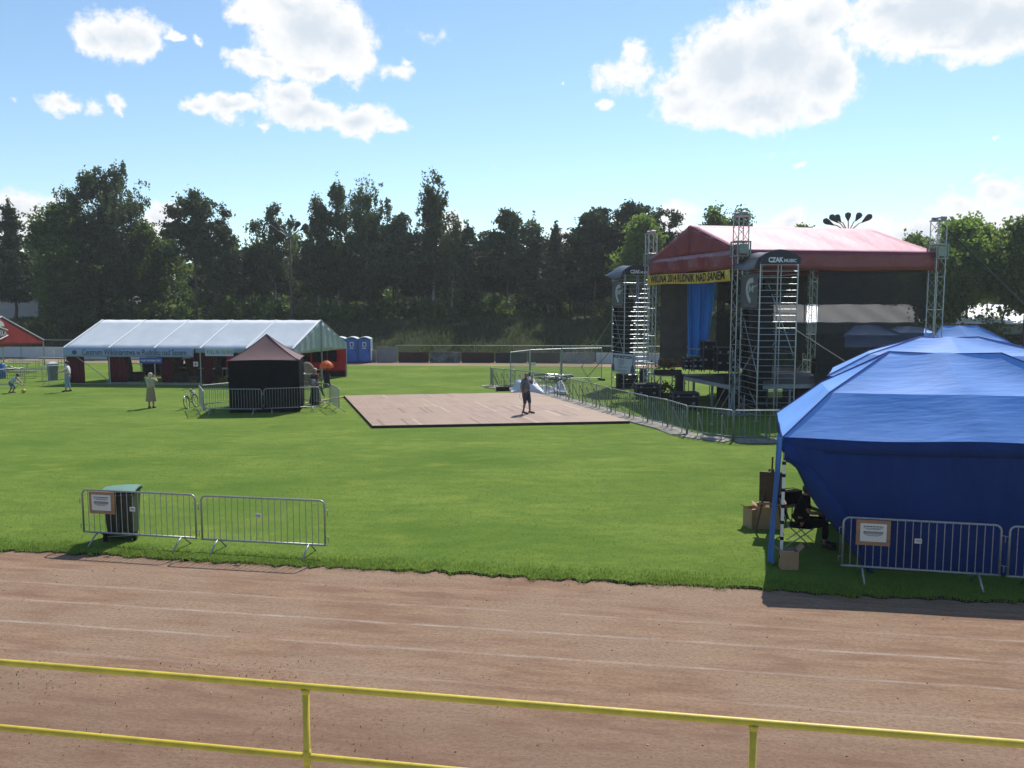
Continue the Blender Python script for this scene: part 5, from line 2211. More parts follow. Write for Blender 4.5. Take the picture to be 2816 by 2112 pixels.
FR_ = atan2(FD.y, FD.x)
table('long display table in the middle of the marquee under dark wicker goods', Mq(.36, .55), FR_, 2.2, .8, .76, WOOD)
table('display table behind the bicycle side of the marquee', Mq(.50, .5), FR_, 1.8, .8, .76, WOOD)
table('small pale table left of the logo board in the marquee', Mq(.585, .32), FR_, .9, .6, .82, PALEW)
table('table before the looped logo board in the marquee', Mq(.68, .45), FR_, 1.6, .7, .76, WOOD)
table('pale-topped table under the marquee gable right of the black gazebo', at(842, 1030, 47.2), .12, .75, .7, .82, PALEW)
for i, (u, v, z, r, h, lb) in enumerate((
        (.07, .55, 0, .42, .55, 'large dark basket on the ground by the left end of the marquee'), (.16, .45, 0, .55, .50, 'broad dark basket on the ground behind the left red curtain'),
        (.24, .75, 0, .45, .75, 'deep dark basket on the ground near the second marquee post'), (.33, .55, .78, .30, .45, 'round basket at the left end of the long display table'),
        (.385, .55, .78, .34, .55, 'tall basket at the right end of the long display table'), (.48, .5, .78, .28, .40, 'basket on the display table by the red wall'),
        (.52, .5, .78, .25, .5, 'narrow basket on the display table by the red wall'), (.44, .25, 0, .40, .62, 'basket on the ground beside the photographing woman'),
        (.545, .25, 0, .35, .45, 'basket on the ground near the first aid post'))):
    basket(lb, Mq(u, v), z, r, h, WICK)


def wicker_figure(label, p, h, tilt, seed):
    """a tall twisted willow sculpture"""
    t = thing('willow_sculpture', label, 'sculpture', (p.x, p.y, 0))
    rr = random.Random(seed)
    m = MB()
    for k in range(5):
        a0 = rr.uniform(0, 6)
        pts, rs = [], []
        for i in range(9):
            q = i / 8
            rad = .30 * sin(pi * min(1, q * .85 + .12)) * (1.2 - .5 * q)
            pts.append((rad * cos(a0 + q * 2.5) + tilt * q * q, rad * sin(a0 + q * 2.5), h * q))
            rs.append(.16 * (1 - .45 * q))
        m.tube(pts, rs, 8)
    m.build('woven_body', WICK, t, smooth=True)
    MB().ball((tilt, 0, h), (.22, .2, .26)).build('woven_head', WICK, t, smooth=True)
    return t


wicker_figure('dark willow sculpture leaning left behind the woman in white', Mq(.105, .35), 1.45, -.30, 1)
wicker_figure('tallest dark willow sculpture with rounded head between the two red curtains', Mq(.135, .38), 1.75, .18, 2)
wicker_figure('dark willow sculpture left of the blue info sign', Mq(.325, .4), 1.7, -.4, 3)
wicker_figure('dark willow sculpture behind the photographing woman', Mq(.365, .35), 1.55, .3, 4)


def wicker_chair(label, p, rz):
    t = thing('wicker_armchair', label, 'armchair', (p.x, p.y, 0), rz)
    MB().box((0, 0, .40), (.58, .55, .10)).build('seat', WICK, t)
    m = MB().sheet(lambda u, v: (.31 * cos(pi * u) * -1, .02 + .29 * sin(pi * u), .38 + (.30 + .32 * sin(pi * u)) * v), 14, 4, .04, (0, 0, 0.01))
    m.build('backrest', WICK, t)
    for x in (-.24, .24):
        for y in (-.22, .24):
            MB().bar((x, y, 0), (x, y, .40), .025).build('leg', WICK, t)
    return t


wicker_chair('dark wicker armchair near the first aid post in the marquee', Mq(.53, .12), .2)
wicker_chair('dark wicker armchair behind the edge-on barrier by the bicycle', Mq(.61, .2), -.3)

t = thing('logo_board', 'beige board with a dark looped letter mark standing inside the marquee', 'board', Mq(.69, .72))
c = Mq(.69, .72, 1.25)
BEI = pm('beige_board', (.16, .135, .105), .8, .12, 2)
MB().box(c, (2.0, .05, 1.35), FR_).build('panel', BEI, t, world=True)
m = MB()
crv = []
for (x, z) in ((-.55, .55), (-.50, .15), (-.30, -.30), (-.12, -.42), (.05, -.20), (.12, .15), (.0, .45), (-.12, .30), (.02, .05), (.22, -.25), (.34, -.45), (.42, -.20), (.50, .20), (.58, .55)):
    crv.append(c + FD * x + Zv * z + FN * .06)
m.tube(crv, .075, 8)
m.build('letter_mark', BLACKP, t, smooth=True, world=True)
for x in (-.7, .7):
    MB().bar(c + FD * x - Zv * 1.24, c + FD * x - Zv * .6, .03).build('leg', GALV, t, world=True)

c = at(898, 1003, 47.6)
t = thing('orange_umbrella', 'small bright orange umbrella on a dark stand by the marquee gable pole', 'umbrella', (c.x, c.y, 0))
ORG = pm('orange_cloth', (.72, .13, .012), .6, .08, 3, trans=.35)
m = MB()
cz = c.z
m.grid(lambda u, v: ((.06 + .33 * sin(pi * v * .56)) * cos(2 * pi * u) * (1 + .06 * cos(8 * 2 * pi * u)), (.06 + .33 * sin(pi * v * .56)) * sin(2 * pi * u) * (1 + .06 * cos(8 * 2 * pi * u)), cz + .24 - .42 * v ** 1.3 - .02 * cos(16 * pi * u) * v), 32, 8)
m.build('canopy', ORG, t, smooth=False)
MB().bar((0, 0, 0), (0, 0, cz + .42), .02).build('shaft', BLACKP, t)
MB().lathe([(.20, 0), (.22, .08), (.17, .35), (.20, .75), (.12, .80)], 12).build('base', BLACKP, t, smooth=True)
c2 = at(838, 1003, 47.9)
t = thing('wicker_shell', 'pale oval wicker shell leaning behind the pale-topped table', 'wicker work', (c2.x, c2.y + .4, 0))
MB().ball((0, 0, .72), (.52, .28, .70), 16, 10).build('woven_body', WICKL, t, smooth=True)
c2 = at(862, 1025, 47.0)
t = thing('craft_trestle', 'brown slatted trestle beside the red-walled end of the marquee', 'trestle', (c2.x, c2.y, 0))
m = MB()
for k in range(5):
    m.box((0, 0, .25 + .2 * k), (.9, .06, .07))
m.build('slats', WICKL, t)
for x in (-.42, .42):
    MB().bar((x, .04, 0), (x, .04, 1.2), .03).build('leg', WOOD, t)

# ------------------------------------------------------------------ red beer tent
X0 = -35.3
t = thing('beer_tent', 'red open-sided beer tent with a white badge on its gable at the left edge', 'tent', (X0 - 5, 58, 0))
RTENT = pm('red_tent_sheet', (.30, .030, .032), .5, .12, 1.5, trans=.22)
y0, y1, ez, rz_ = 52.9, 63.0, 2.02, 3.85
ym = (y0 + y1) / 2
m = MB()
for (ya, yb) in ((y0, ym), (y1, ym)):
    m.sheet(lambda u, k: (X0 - 10 * u, ya + (yb - ya) * k, ez + (rz_ - ez) * k - .06 * sin(pi * k)), 20, 6, .012, (0, 0, -1))
m.build('roof', RTENT, t, smooth=True, world=True)


def bg_(a, k, o=0.0):
    y = y0 + (y1 - y0) * a
    q = 1 - abs(a - .5) * 2
    return Vector((X0 + .03 + .02 * sin(a * 40) * (1 - k) + o, y, ez - .26 + (.26 + (rz_ - ez) * q) * k))


MB().sheet(bg_, 40, 6, .01, (-1, 0, 0)).build('gable', RTENT, t, smooth=True, world=True)
m = MB()
m.tube([(X0 + .04, y0, ez), (X0 + .04, ym, rz_ + .02), (X0 + .04, y1, ez)], .05, 6)
m.build('edge_trim', PALEW, t, world=True)
for (x, y) in ((X0, y0), (X0, ym), (X0, y1), (X0 - 5, y0), (X0 - 5, y1), (X0 - 10, y0), (X0 - 10, y1)):
    MB().bar((x, y, 0), (x, y, ez), .05, 8).build('post', ALU, t, world=True)
MB().bar((X0 - 2.5, y0 + 2, 1.9), (X0 + .6, y1 - 4, .1), .03).build('stay', ALU, t, world=True)
bd = MB()
yc = ym - .40
for z, w_ in ((2.42, 1), (3.02, -1)):
    pts = [(X0 + .075, yc - .95, z + .12 * w_), (X0 + .075, yc, z - .12 * w_), (X0 + .075, yc + .95, z + .12 * w_)]
    bd.tube(pts, .045, 6)
bd.add([(X0 + .07, yc + .62 * cos(a), 3.18 + .42 * sin(a)) for a in np.linspace(0, pi, 12)], [tuple(range(12))])
b_ = bd.build('badge', pm('pale_badge', (.45, .50, .46), .6, .1, 5), t, world=True)
text_mb('WARKA', .62, (X0 + .08, yc, 2.71), (0, 1, 0), Zv, .003, width=1.65, bold=.02).build('lettering', pm('dull_white_print', (.33, .35, .36), .6, .05, 8), b_, world=True)


def beer_set(label, p, rz, kind):
    if kind == 't':
        t = thing('beer_table', label, 'table', (p.x, p.y, 0), rz, 'beer tables and benches under the red tent')
        MB().box((0, 0, .76), (2.2, .5, .04)).build('tabletop', TBL, t)
        h = .74
    else:
        t = thing('beer_bench', label, 'bench', (p.x, p.y, 0), rz, 'beer tables and benches under the red tent')
        MB().box((0, 0, .46), (2.2, .26, .04)).build('seat', TBL, t)
        h = .44
    for x in (-.8, .8):
        m = MB()
        for y in (-.16, .16):
            m.bar((x, y, 0), (x, y * .8, h), .016)
        m.bar((x, -.16, .2), (x, .16, .2), .012)
        m.build('leg_frame', GALV, t)


TBL = pm('grey_green_boards', (.16, .18, .17), .7, .2, 5)
for (px, py, k, lb) in ((72, 1022, 't', 'beer table nearest the right post of the red tent'), (40, 1030, 't', 'beer table in the middle under the red tent'), (60, 1040, 'b', 'beer bench before the middle table under the red tent'),
                        (95, 1034, 'b', 'beer bench at the right side of the red tent'), (140, 1012, 't', 'beer table seen between red tent and white marquee'), (30, 1012, 't', 'farthest beer table under the red tent')):
    beer_set(lb, G(px, py), .08 * (px % 7) - .2, k)
p = G(3, 1040)
t = thing('blue_barrel', 'blue plastic barrel at the left edge under the red tent', 'barrel', (p.x, p.y, 0))
MB().lathe([(.26, 0), (.29, .05), (.29, .30), (.31, .33), (.29, .36), (.29, .60), (.31, .63), (.29, .66), (.29, .9), (.25, .95), (0.02, .95)], 18).build('drum', pm('barrel_blue', (.02, .10, .30), .45, .1, 4), t, smooth=True)
MB().lathe([(.06, .95), (.06, .98), (.02, .985)], 10, (.12, 0, 0)).build('bung', BLACKP, t)
p = G(146, 1046)
t = thing('grey_bin', 'grey plastic bin standing just left of the marquee corner', 'bin', (p.x, p.y, 0))
MB().lathe([(.30, 0), (.36, 1.0)], 4, (0, 0, 0)).build('body', pm('grey_bin', (.10, .13, .15), .6, .1, 4), t)
MB().lathe([(.39, 1.0), (.39, 1.06), (.2, 1.16), (.02, 1.17)], 4).build('lid', PALEW, t)

# ------------------------------------------------------------------ black gazebo with brown roof
BR_ROOF = pm('brown_canopy', (.150, .075, .078), .62, .10, 1.5, bump=.01, bscale=3, trans=.15)
fl, fr = G(631, 1136), G(824, 1133)
gx_ = (fr - fl)
gw = gx_.length
gu = gx_.normalized()
gv = Vector((-.17, .985, 0)).normalized()
t = thing('black_gazebo', 'square gazebo with black side walls and peaked brown roof before the marquee', 'gazebo', fl + gu * gw / 2 + gv * gw / 2)


def K(a, b, z):
    return fl + gu * gw * a + gv * gw * b + Zv * z


EZ2, PK = 2.30, 3.40
m = MB()
cs = [(0, 0), (1, 0), (1, 1), (0, 1)]
for i in range(4):
    (a0, b0_), (a1, b1_) = cs[i], cs[(i + 1) % 4]

    def face(u, v):
        a = a0 + (a1 - a0) * u
        b = b0_ + (b1_ - b0_) * u
        x, y = a + (.5 - a) * v, b + (.5 - b) * v
        e = 1.03
        x, y = .5 + (x - .5) * e, .5 + (y - .5) * e
        return K(x, y, EZ2 - .06 * sin(pi * u) * (1 - v) * -.6 + (PK - EZ2) * (v ** 1.45 * .55 + v * .45) - .05 * sin(pi * u) * sin(pi * v))
    m.grid(face, 16, 12)
m.build('canopy', BR_ROOF, t, smooth=False, world=True)
m = MB()
for (a, b) in cs:
    m.tube([K(.5 + (a - .5) * 1.03 * (1 - v), .5 + (b - .5) * 1.03 * (1 - v), EZ2 + (PK - EZ2) * (v ** 1.45 * .55 + v * .45) + .008) for v in np.linspace(0, 1, 9)], .014, 5)
m.build('hip_seam', pm('dark_brown_seam', (.05, .02, .022), .7, .1, 9), t, world=True)
for i in range(4):
    (a0, b0_), (a1, b1_) = cs[i], cs[(i + 1) % 4]
    d_ = gv if i in (0, 2) else gu
    MB().sheet(lambda u, v: K(a0 + (a1 - a0) * u, b0_ + (b1_ - b0_) * u, .02 + (EZ2 + .02) * v) + d_ * (.03 * sin(u * 23 + i) * (1 - .6 * v)), 24, 4, .01, d_ * (1 if i in (0, 3) else -1)).build('side_wall', BLACKC, t, smooth=True, world=True)
for (a, b) in cs:
    MB().bar(K(.5 + (a - .5) * .97, .5 + (b - .5) * .97, 0), K(.5 + (a - .5) * .97, .5 + (b - .5) * .97, EZ2), .025).build('leg', GALV, t, world=True)

# ------------------------------------------------------------------ blue party tents


def fabric(name, col, tcol):
    """blue tent fabric: soft woven sheen and diagonal tension creases"""
    m, nt, out = newmat(name)
    L = nt.links
    tc = nn(nt, 'ShaderNodeTexCoord')

    def noi(scale, st, rot=(0, 0, 0), det=3):
        mp = nn(nt, 'ShaderNodeMapping')
        mp.inputs['Scale'].default_value = st
        mp.inputs['Rotation'].default_value = rot
        L.new(tc.outputs['Object'], mp.inputs[0])
        n = nn(nt, 'ShaderNodeTexNoise')
        n.inputs['Scale'].default_value = scale
        n.inputs['Detail'].default_value = det
        L.new(mp.outputs[0], n.inputs[0])
        return n.outputs[0]
    c = ramp2(nt, noi(1.1, (1, 1, 1)), [x * .9 for x in col], [x * 1.1 for x in col])
    cre = noi(1.0, (1.4, 9, 9), (0, .30, .45), 2)
    fine = noi(1.0, (3.0, 3.0, 30), (0, .10, 0), 2)
    a = nn(nt, 'ShaderNodeMath', operation='MULTIPLY_ADD')
    L.new(fine, a.inputs[0])
    a.inputs[1].default_value = .22
    L.new(cre, a.inputs[2])
    bp = nn(nt, 'ShaderNodeBump')
    bp.inputs['Distance'].default_value = .012
    bp.inputs['Strength'].default_value = .7
    L.new(a.outputs[0], bp.inputs['Height'])
    b = nn(nt, 'ShaderNodeBsdfPrincipled')
    L.new(c, b.inputs['Base Color'])
    b.inputs['Roughness'].default_value = .65
    b.inputs['Specular IOR Level'].default_value = .3
    L.new(bp.outputs[0], b.inputs['Normal'])
    tr = nn(nt, 'ShaderNodeBsdfTranslucent')
    tr.inputs[0].default_value = (*tcol, 1)
    L.new(bp.outputs[0], tr.inputs['Normal'])
    mx = nn(nt, 'ShaderNodeMixShader')
    mx.inputs[0].default_value = .12
    L.new(b.outputs[0], mx.inputs[1])
    L.new(tr.outputs[0], mx.inputs[2])
    L.new(mx.outputs[0], out.inputs[0])
    return m


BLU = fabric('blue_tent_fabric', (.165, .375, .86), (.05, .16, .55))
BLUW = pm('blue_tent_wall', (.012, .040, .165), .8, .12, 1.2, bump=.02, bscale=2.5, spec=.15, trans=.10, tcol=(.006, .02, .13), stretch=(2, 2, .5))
BSEAM = pm('blue_seam', (.010, .022, .20), .7, .1, 9)


def blue_tent(label, FL, FR, DV, ez, RL, RR, bz, bf=.42, hang=.28, walls=(), res=24):
    FL, FR, DV = (Vector((q[0], q[1], 0)) for q in (FL, FR, DV))
    BLc, BRc = FL + DV, FR + DV
    t = thing('blue_tent', label, 'tent', (FL + BRc) / 2)
    E_ = [p + Zv * ez for p in (FL, FR, BRc, BLc)]
    R_ = [RL, RR, RR, RL]
    B_ = []
    for e, r in zip(E_, R_):
        q = e.lerp(r, bf)
        B_.append(Vector((q.x, q.y, bz)))
    m = MB()
    for i in range(4):
        j = (i + 1) % 4
        nb_ = 2 if i in (0, 2) else 1
        dn = (B_[j] - B_[i]).normalized()
        for (lo, hi, sg) in (((E_[i], E_[j]), (B_[i], B_[j]), .055), ((B_[i], B_[j]), (R_[i], R_[j]), .07)):
            def face(u, v):
                p = lo[0].lerp(lo[1], u).lerp(hi[0].lerp(hi[1], u), v)
                s = abs(sin(pi * u * nb_)) ** .8 * sin(pi * (.08 + .84 * v))
                edge = sin(pi * u * nb_) ** 2 * (.035 if lo[0] is E_[i] else .02) * (1 - v)
                return p - Zv * (sg * s + edge)
            m.grid(face, res * nb_, res // 2)
    m.build('canopy', BLU, t, smooth=True, world=True)
    m = MB()
    for i in range(4):
        m.tube([E_[i] + Zv * .004, B_[i] + Zv * .006, R_[i] + Zv * .006], .014, 6)
    m.tube([RL + Zv * .004, (RL + RR) / 2 - Zv * .03, RR + Zv * .004], .012, 6)
    m.build('hip_seam', BSEAM, t, world=True)
    for i in range(4):
        j = (i + 1) % 4
        d_ = (E_[j] - E_[i]).normalized()
        n_ = Vector((d_.y, -d_.x, 0))
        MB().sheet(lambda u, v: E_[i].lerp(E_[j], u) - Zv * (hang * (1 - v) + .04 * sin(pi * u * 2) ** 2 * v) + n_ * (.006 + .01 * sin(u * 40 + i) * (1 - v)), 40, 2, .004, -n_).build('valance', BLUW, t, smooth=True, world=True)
    for p in (FL, FR, BRc, BLc):
        c_ = ((FL + BRc) / 2 - p).normalized() * .04
        MB().bar(p + c_, p + c_ + Zv * (ez - .02), .02, 8).build('leg', GALV, t, world=True)
    for i in walls:
        j = (i + 1) % 4
        d_ = (E_[j] - E_[i]).normalized()
        n_ = Vector((d_.y, -d_.x, 0))
        MB().sheet(lambda u, v: E_[i].lerp(E_[j], u) - Zv * ((ez - .03) * (1 - v) + .03) - n_ * (.02 + .03 * sin(u * 30) * (1 - v)), 40, 4, .004, -n_).build('side_wall', BLUW, t, smooth=True, world=True)
    return t, E_


FLn, FRn, DVn = Vector((4.93, 15.05, 0)), Vector((11.75, 14.0, 0)), Vector((.95, 3.35, 0))
RLn, RRn = at(2445, 967, 16.6), at(2753, 971, 16.15)
bt, En_ = blue_tent('near blue party tent with dark hanging wall, behind the right notice barrier', FLn, FRn, DVn, 2.42, RLn, RRn, 3.17, res=36)
wdir = (FRn - FLn).normalized()
wn_ = Vector((wdir.y, -wdir.x, 0))
MB().sheet(lambda u, v: FLn + DVn * .97 + wdir * (.95 + 5.9 * u) + wn_ * (.04 * sin(u * 30) * (1 - v)) + Zv * (.03 + 2.36 * v), 40, 4, .004, wn_).build('rear_wall', BLUW, bt, smooth=True, world=True)  # rear wall added to darken the tent's inside, left end open
MB().sheet(lambda u, v: FRn + DVn * (.03 + .94 * u) - wdir * (.04 + .03 * sin(u * 20) * (1 - v)) + Zv * (.03 + 2.36 * v), 20, 4, .004, -wdir).build('shade_end_wall', BLUW, bt, smooth=True, world=True)  # unseen end wall, added to keep light out of the tent
# the front wall, its left edge swept aside into a fold
WLEN = (FRn - FLn).length
EDGE = [(0.02, 1.98), (.14, 1.95), (.25, 1.85), (.42, 1.52), (.62, 1.18), (.86, .88), (1.10, .62), (1.30, .34), (1.50, .03), (9, .03)]


def wall_low(x):
    return float(np.interp(x, [e[0] for e in EDGE], [e[1] for e in EDGE]))


def fwall(u, v):
    x = .02 + (WLEN - .04) * u ** 1.5
    zl = wall_low(x)
    z = zl + (2.40 - zl) * v
    near_ = max(0, 1 - (x - .1) / 2.0)
    fold = .05 * sin(x * 9 + v * 3) * (1 - v) * near_ + .022 * sin(x * 5.3) * (1 - v) + .015 * sin(x * 2.1 + z * 3)
    bulge = .22 * sin(pi * v) * (1 - v) * near_
    return FLn + wdir * x - wn_ * (.03 - fold - bulge) + Zv * z


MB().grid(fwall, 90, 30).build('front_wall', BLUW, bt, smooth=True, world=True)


def flapfold(u, v):      # the rolled-back edge of the swept wall
    q = u * 1.50 + .10
    z = wall_low(q)
    return FLn + wdir * (q + .30 * v * sin(pi * min(1, u + .12)) + .02) + wn_ * (.05 + .10 * sin(pi * v) + .05 * sin(u * 9)) + Zv * (z + .20 * v * sin(pi * u) - .015 * sin(v * 12))


MB().grid(flapfold, 30, 8).build('wall_fold', BLUW, bt, smooth=True, world=True)
BLUS = pm('blue_side_curtain', (.060, .170, .50), .7, .12, 2, trans=.3, tcol=(.03, .12, .45), stretch=(2, 2, .4))


def side(u, v):
    z = .04 + 2.37 * v
    w_ = .34 + .25 * v
    return FLn + DVn.normalized() * (.02 + w_ * u) - wdir * (.03 + .10 * sin(pi * u) * (1 - v * .6) + .025 * sin(u * 14 + z * 2) + .05 * (1 - v)) + Zv * z


MB().grid(side, 24, 24).build('side_curtain', BLUS, bt, smooth=True, world=True)
lg = MB()
lgp = FLn + wn_ * .03 + wdir * .03
lg.box(lgp + Zv * 1.0, (.05, .04, 2.0), atan2(wdir.y, wdir.x))
lg = lg.build('corner_leg', PAPER, bt, world=True)
for z in (.20, .55, .85, 1.15, 1.45, 1.72, 1.95):
    MB().box(lgp + Zv * z, (.062, .052, .06), atan2(wdir.y, wdir.x)).build('clip', BLACKP, lg, world=True)

E2 = at(2273, 1034, 25.7)
blue_tent('second blue party tent, right behind the nearest one', (E2.x, 25.7), (E2.x + 8.4, 24.6), (1.5, 3.4), E2.z, at(2533, 926, 27.3), at(2690, 926, 27.0), E2.z + .62, hang=.22, walls=(0, 2))
blue_tent('third blue party tent, by the far right truss tower', (19.75, 40.2), (24.6, 39.6), (1.6, 3.1), 2.35, at(2590, 895, 41.6), at(2687, 895, 41.4), 3.0, walls=(2,))
blue_tent('blue party tent seen through the black mesh behind the stage', (18.6, 48.2), (23.3, 47.8), (1.25, 3.0), 2.3, at(2352, 893, 49.7), at(2418, 893, 49.5), 2.95, walls=(0, 2))
blue_tent('farther blue party tent seen through the mesh, right of another', (22.2, 52.0), (26.9, 51.6), (1.3, 3.0), 2.3, at(2470, 897, 53.4), at(2530, 897, 53.2), 2.95, walls=(0, 2))
p = at(2806, 966, 34)
t = thing('table_stand', 'white pipe stand at the right photo edge beside the third blue tent', 'stand', (p.x, 34, 0))
m = MB().bar((-.25, 0, p.z), (2.5, -.3, p.z), .05, 8)
m.build('top_pipe', WHITEP, t)
for x in (-.2, 2.4):
    MB().bar((x, -.03 if x < 0 else -.3, 0), (x, -.03 if x < 0 else -.3, p.z), .04, 8).build('upright', WHITEP, t)

# ------------------------------------------------------------------ people


def skin_mesh(V, Ed, R, sub=2):
    me = bpy.data.meshes.new('tmp')
    me.from_pydata([tuple(v) for v in V], Ed, [])
    ob = bpy.data.objects.new('tmp', me)
    COL.objects.link(ob)
    ob.modifiers.new('Skin', 'SKIN')
    sk = me.skin_vertices[0].data
    for i, r in enumerate(R):
        sk[i].radius = (r, r) if not isinstance(r, tuple) else r
    sk[0].use_root = True
    s = ob.modifiers.new('Sub', 'SUBSURF')
    s.levels = s.render_levels = sub
    dg = bpy.context.evaluated_depsgraph_get()
    me2 = bpy.data.meshes.new_from_object(ob.evaluated_get(dg))
    vs = [tuple(v.co) for v in me2.vertices]
    fs = [tuple(p.vertices) for p in me2.polygons]
    bpy.data.objects.remove(ob)
    bpy.data.meshes.remove(me2)
    return vs, fs


SKIN = pm('skin', (.42, .22, .15), .6, .08, 8)
SKIND = pm('tanned_skin', (.27, .13, .085), .6, .08, 8)
EYE = pm('eye', (.02, .015, .012), .3, .1, 9)

STAND = dict(pelvis=(0, 0, .95), waist=(0, 0, 1.10), chest=(0, 0, 1.30), nb=(0, .01, 1.46), neck=(0, 0, 1.53), head=(0, -.02, 1.63), top=(0, -.01, 1.72),
             shL=(.18, .01, 1.42), elL=(.23, .03, 1.14), wrL=(.24, -.05, .90), shR=(-.18, .01, 1.42), elR=(-.23, .03, 1.14), wrR=(-.24, -.05, .90),
             hiL=(.095, 0, .90), knL=(.105, -.02, .50), anL=(.11, .03, .09), toL=(.12, -.14, .035),
             hiR=(-.095, 0, .90), knR=(-.105, -.02, .50), anR=(-.11, .03, .09), toR=(-.12, -.14, .035))
RAD = dict(pelvis=.145, waist=.135, chest=.15, nb=.07, neck=.055, head=.088, top=.062, sh=.062, el=.042, wr=.030, hi=.092, kn=.058, an=.040, to=.032)
EDG = [('pelvis', 'waist'), ('waist', 'chest'), ('chest', 'nb'), ('nb', 'neck'), ('neck', 'head'), ('head', 'top')] + \
      [(a + s, b + s) for s in 'LR' for a, b in (('sh', 'el'), ('el', 'wr'), ('hi', 'kn'), ('kn', 'an'), ('an', 'to'))] + \
      [('chest', 'sh' + s) for s in 'LR'] + [('pelvis', 'hi' + s) for s in 'LR']


def person(label, loc, rz, pose, scale=1.0, fat=1.0, skin=SKIN, garments=(), hair=None, shoes=None, grip=('L', 'R'), zoff=0.0):
    J = dict(STAND)
    J.update({k: v for k, v in pose.items() if k in STAND})
    J = {k: Vector(v) for k, v in J.items()}
    t = thing('person', label, 'person', loc, rz)
    t.scale = (scale, scale, scale)

    def rad(k):
        b = k[:-1] if k[-1] in 'LR' and k[:-1] in RAD else k
        r = RAD[b]
        return r * fat if b in ('pelvis', 'waist', 'chest', 'hi', 'sh') else r * (.5 + .5 * fat) if b in ('kn', 'el') else r
    ks = list(J)
    ix = {k: i for i, k in enumerate(ks)}
    vs, fs = skin_mesh([J[k] for k in ks], [(ix[a], ix[b]) for a, b in EDG], [rad(k) for k in ks])
    m = MB().add(vs, fs)
    hd, tp = J['head'], J['top']
    up = (tp - hd).normalized()
    face = pose.get('face', (0, -1, 0))
    face = Vector(face).normalized()
    sd = face.cross(up).normalized()
    m.ball(hd + face * .095 - up * .005, (.016, .016, .024), 8, 6)
    for s in (-1, 1):
        m.ball(hd + sd * s * .088 - up * .005, (.014, .022, .032), 8, 6)
    m.tube([hd + face * .086 - up * .058 - sd * .025, hd + face * .092 - up * .060, hd + face * .086 - up * .058 + sd * .025], .006, 5)
    for s in 'LR':
        e, w_ = J['el' + s], J['wr' + s]
        d = (w_ - e).normalized()
        sx = d.orthogonal().normalized()
        hd_ = pose.get('hand' + s)
        if hd_:
            sx = Vector(hd_).normalized()
        nz = d.cross(sx).normalized()
        m.tube([w_ - d * .02, w_ + d * .03, w_ + d * .085], [.027, .036, .034], 8)
        for k, (ox, ln) in enumerate(((-.027, .065), (-.009, .078), (.009, .072), (.026, .055))):
            b0 = w_ + d * .08 + sx * ox
            b1 = b0 + d * ln * .5 + nz * .012
            b2 = b1 + d * ln * .28 + nz * .03
            m.tube([b0, b1, b2], [.0095, .009, .007], 6)
        b0 = w_ + d * .03 + sx * .032
        m.tube([b0, b0 + d * .03 + sx * .022 + nz * .008, b0 + d * .06 + sx * .026 + nz * .02], [.012, .011, .008], 6)
    o = m.build('body', skin, t, smooth=True)
    for s in (-1, 1):
        MB().ball(hd + face * .083 + sd * s * .032 + up * .012, .010, 8, 6).build('eye', EYE, o)
    for g in garments:
        nm, mat_, keys, k_ = g[0], g[1], g[2], g[3]
        ends = g[4] if len(g) > 4 else {}
        P_ = {k: J[k] for k in keys}
        for k, (a, b, q) in ends.items():
            P_[k] = J[a].lerp(J[b], q)
        kk = list(P_)
        jx = {k: i for i, k in enumerate(kk)}
        es = g[5] if len(g) > 5 else [(a, b) for a, b in EDG if a in P_ and b in P_]
        rr_ = []
        for k in kk:
            if k in ends:
                a, b, q = ends[k]
                rr_.append((rad(a) * (1 - q) + rad(b) * q) * k_ * 1.05)
            else:
                rr_.append(rad(k) * k_)
        vs, fs = skin_mesh([P_[k] for k in kk], [(jx[a], jx[b]) for a, b in es], rr_)
        MB().add(vs, fs).build(nm, mat_, t, smooth=True)
    if hair:
        hm, style = hair
        c = hd.lerp(tp, .45) - face * .018
        m = MB()
        m.ball(c, (.104, .104, .098), 14, 10)
        if style == 'bun':
            m.ball(c - face * .09 + up * .01, .05)
        if style == 'bob':
            m.ball(c - face * .04 - up * .06, (.10, .085, .10), 12, 8)
        m.build('hair', hm, t, smooth=True)
    if shoes:
        for s in 'LR':
            a, b = J['an' + s], J['to' + s]
            f = (b - a)
            f.z = 0
            f.normalize()
            zl = min(a.z, b.z)
            m = MB()
            m.tube([a - f * .055 - Zv * .045, a - Zv * .02 + f * .02, b - f * .05, b + f * .06 - Zv * .01], [.040, .048, .046, .028], 10)
            m.build('shoe', shoes, t, smooth=True)
    return t


SHIRT = pm('striped_grey_shirt', (.105, .115, .145), .8, .35, 5, stretch=(9, 9, .4))
DENIM = pm('dark_denim', (.022, .032, .055), .85, .2, 6)
SHOE = pm('dark_shoe', (.022, .018, .016), .7, .2, 8)
TOP_KEYS = ['pelvis', 'waist', 'chest', 'nb', 'shL', 'shR']
SL_ENDS = {'slL': ('shL', 'elL', .75), 'slR': ('shR', 'elR', .75)}
SL_EDG = [('pelvis', 'waist'), ('waist', 'chest'), ('chest', 'nb'), ('chest', 'shL'), ('chest', 'shR'), ('shL', 'slL'), ('shR', 'slR')]


def leg_g(nm, mat_, q, k_=1.18, cut='kn'):
    if cut == 'kn':
        ends = {'cuL': ('knL', 'anL', q), 'cuR': ('knR', 'anR', q)}
        es = [('waist2', 'pelvis'), ('pelvis', 'hiL'), ('pelvis', 'hiR'), ('hiL', 'knL'), ('hiR', 'knR'), ('knL', 'cuL'), ('knR', 'cuR')]
        keys = ['pelvis', 'hiL', 'hiR', 'knL', 'knR']
    ends['waist2'] = ('pelvis', 'waist', .5)
    return (nm, mat_, keys, k_, ends, es)


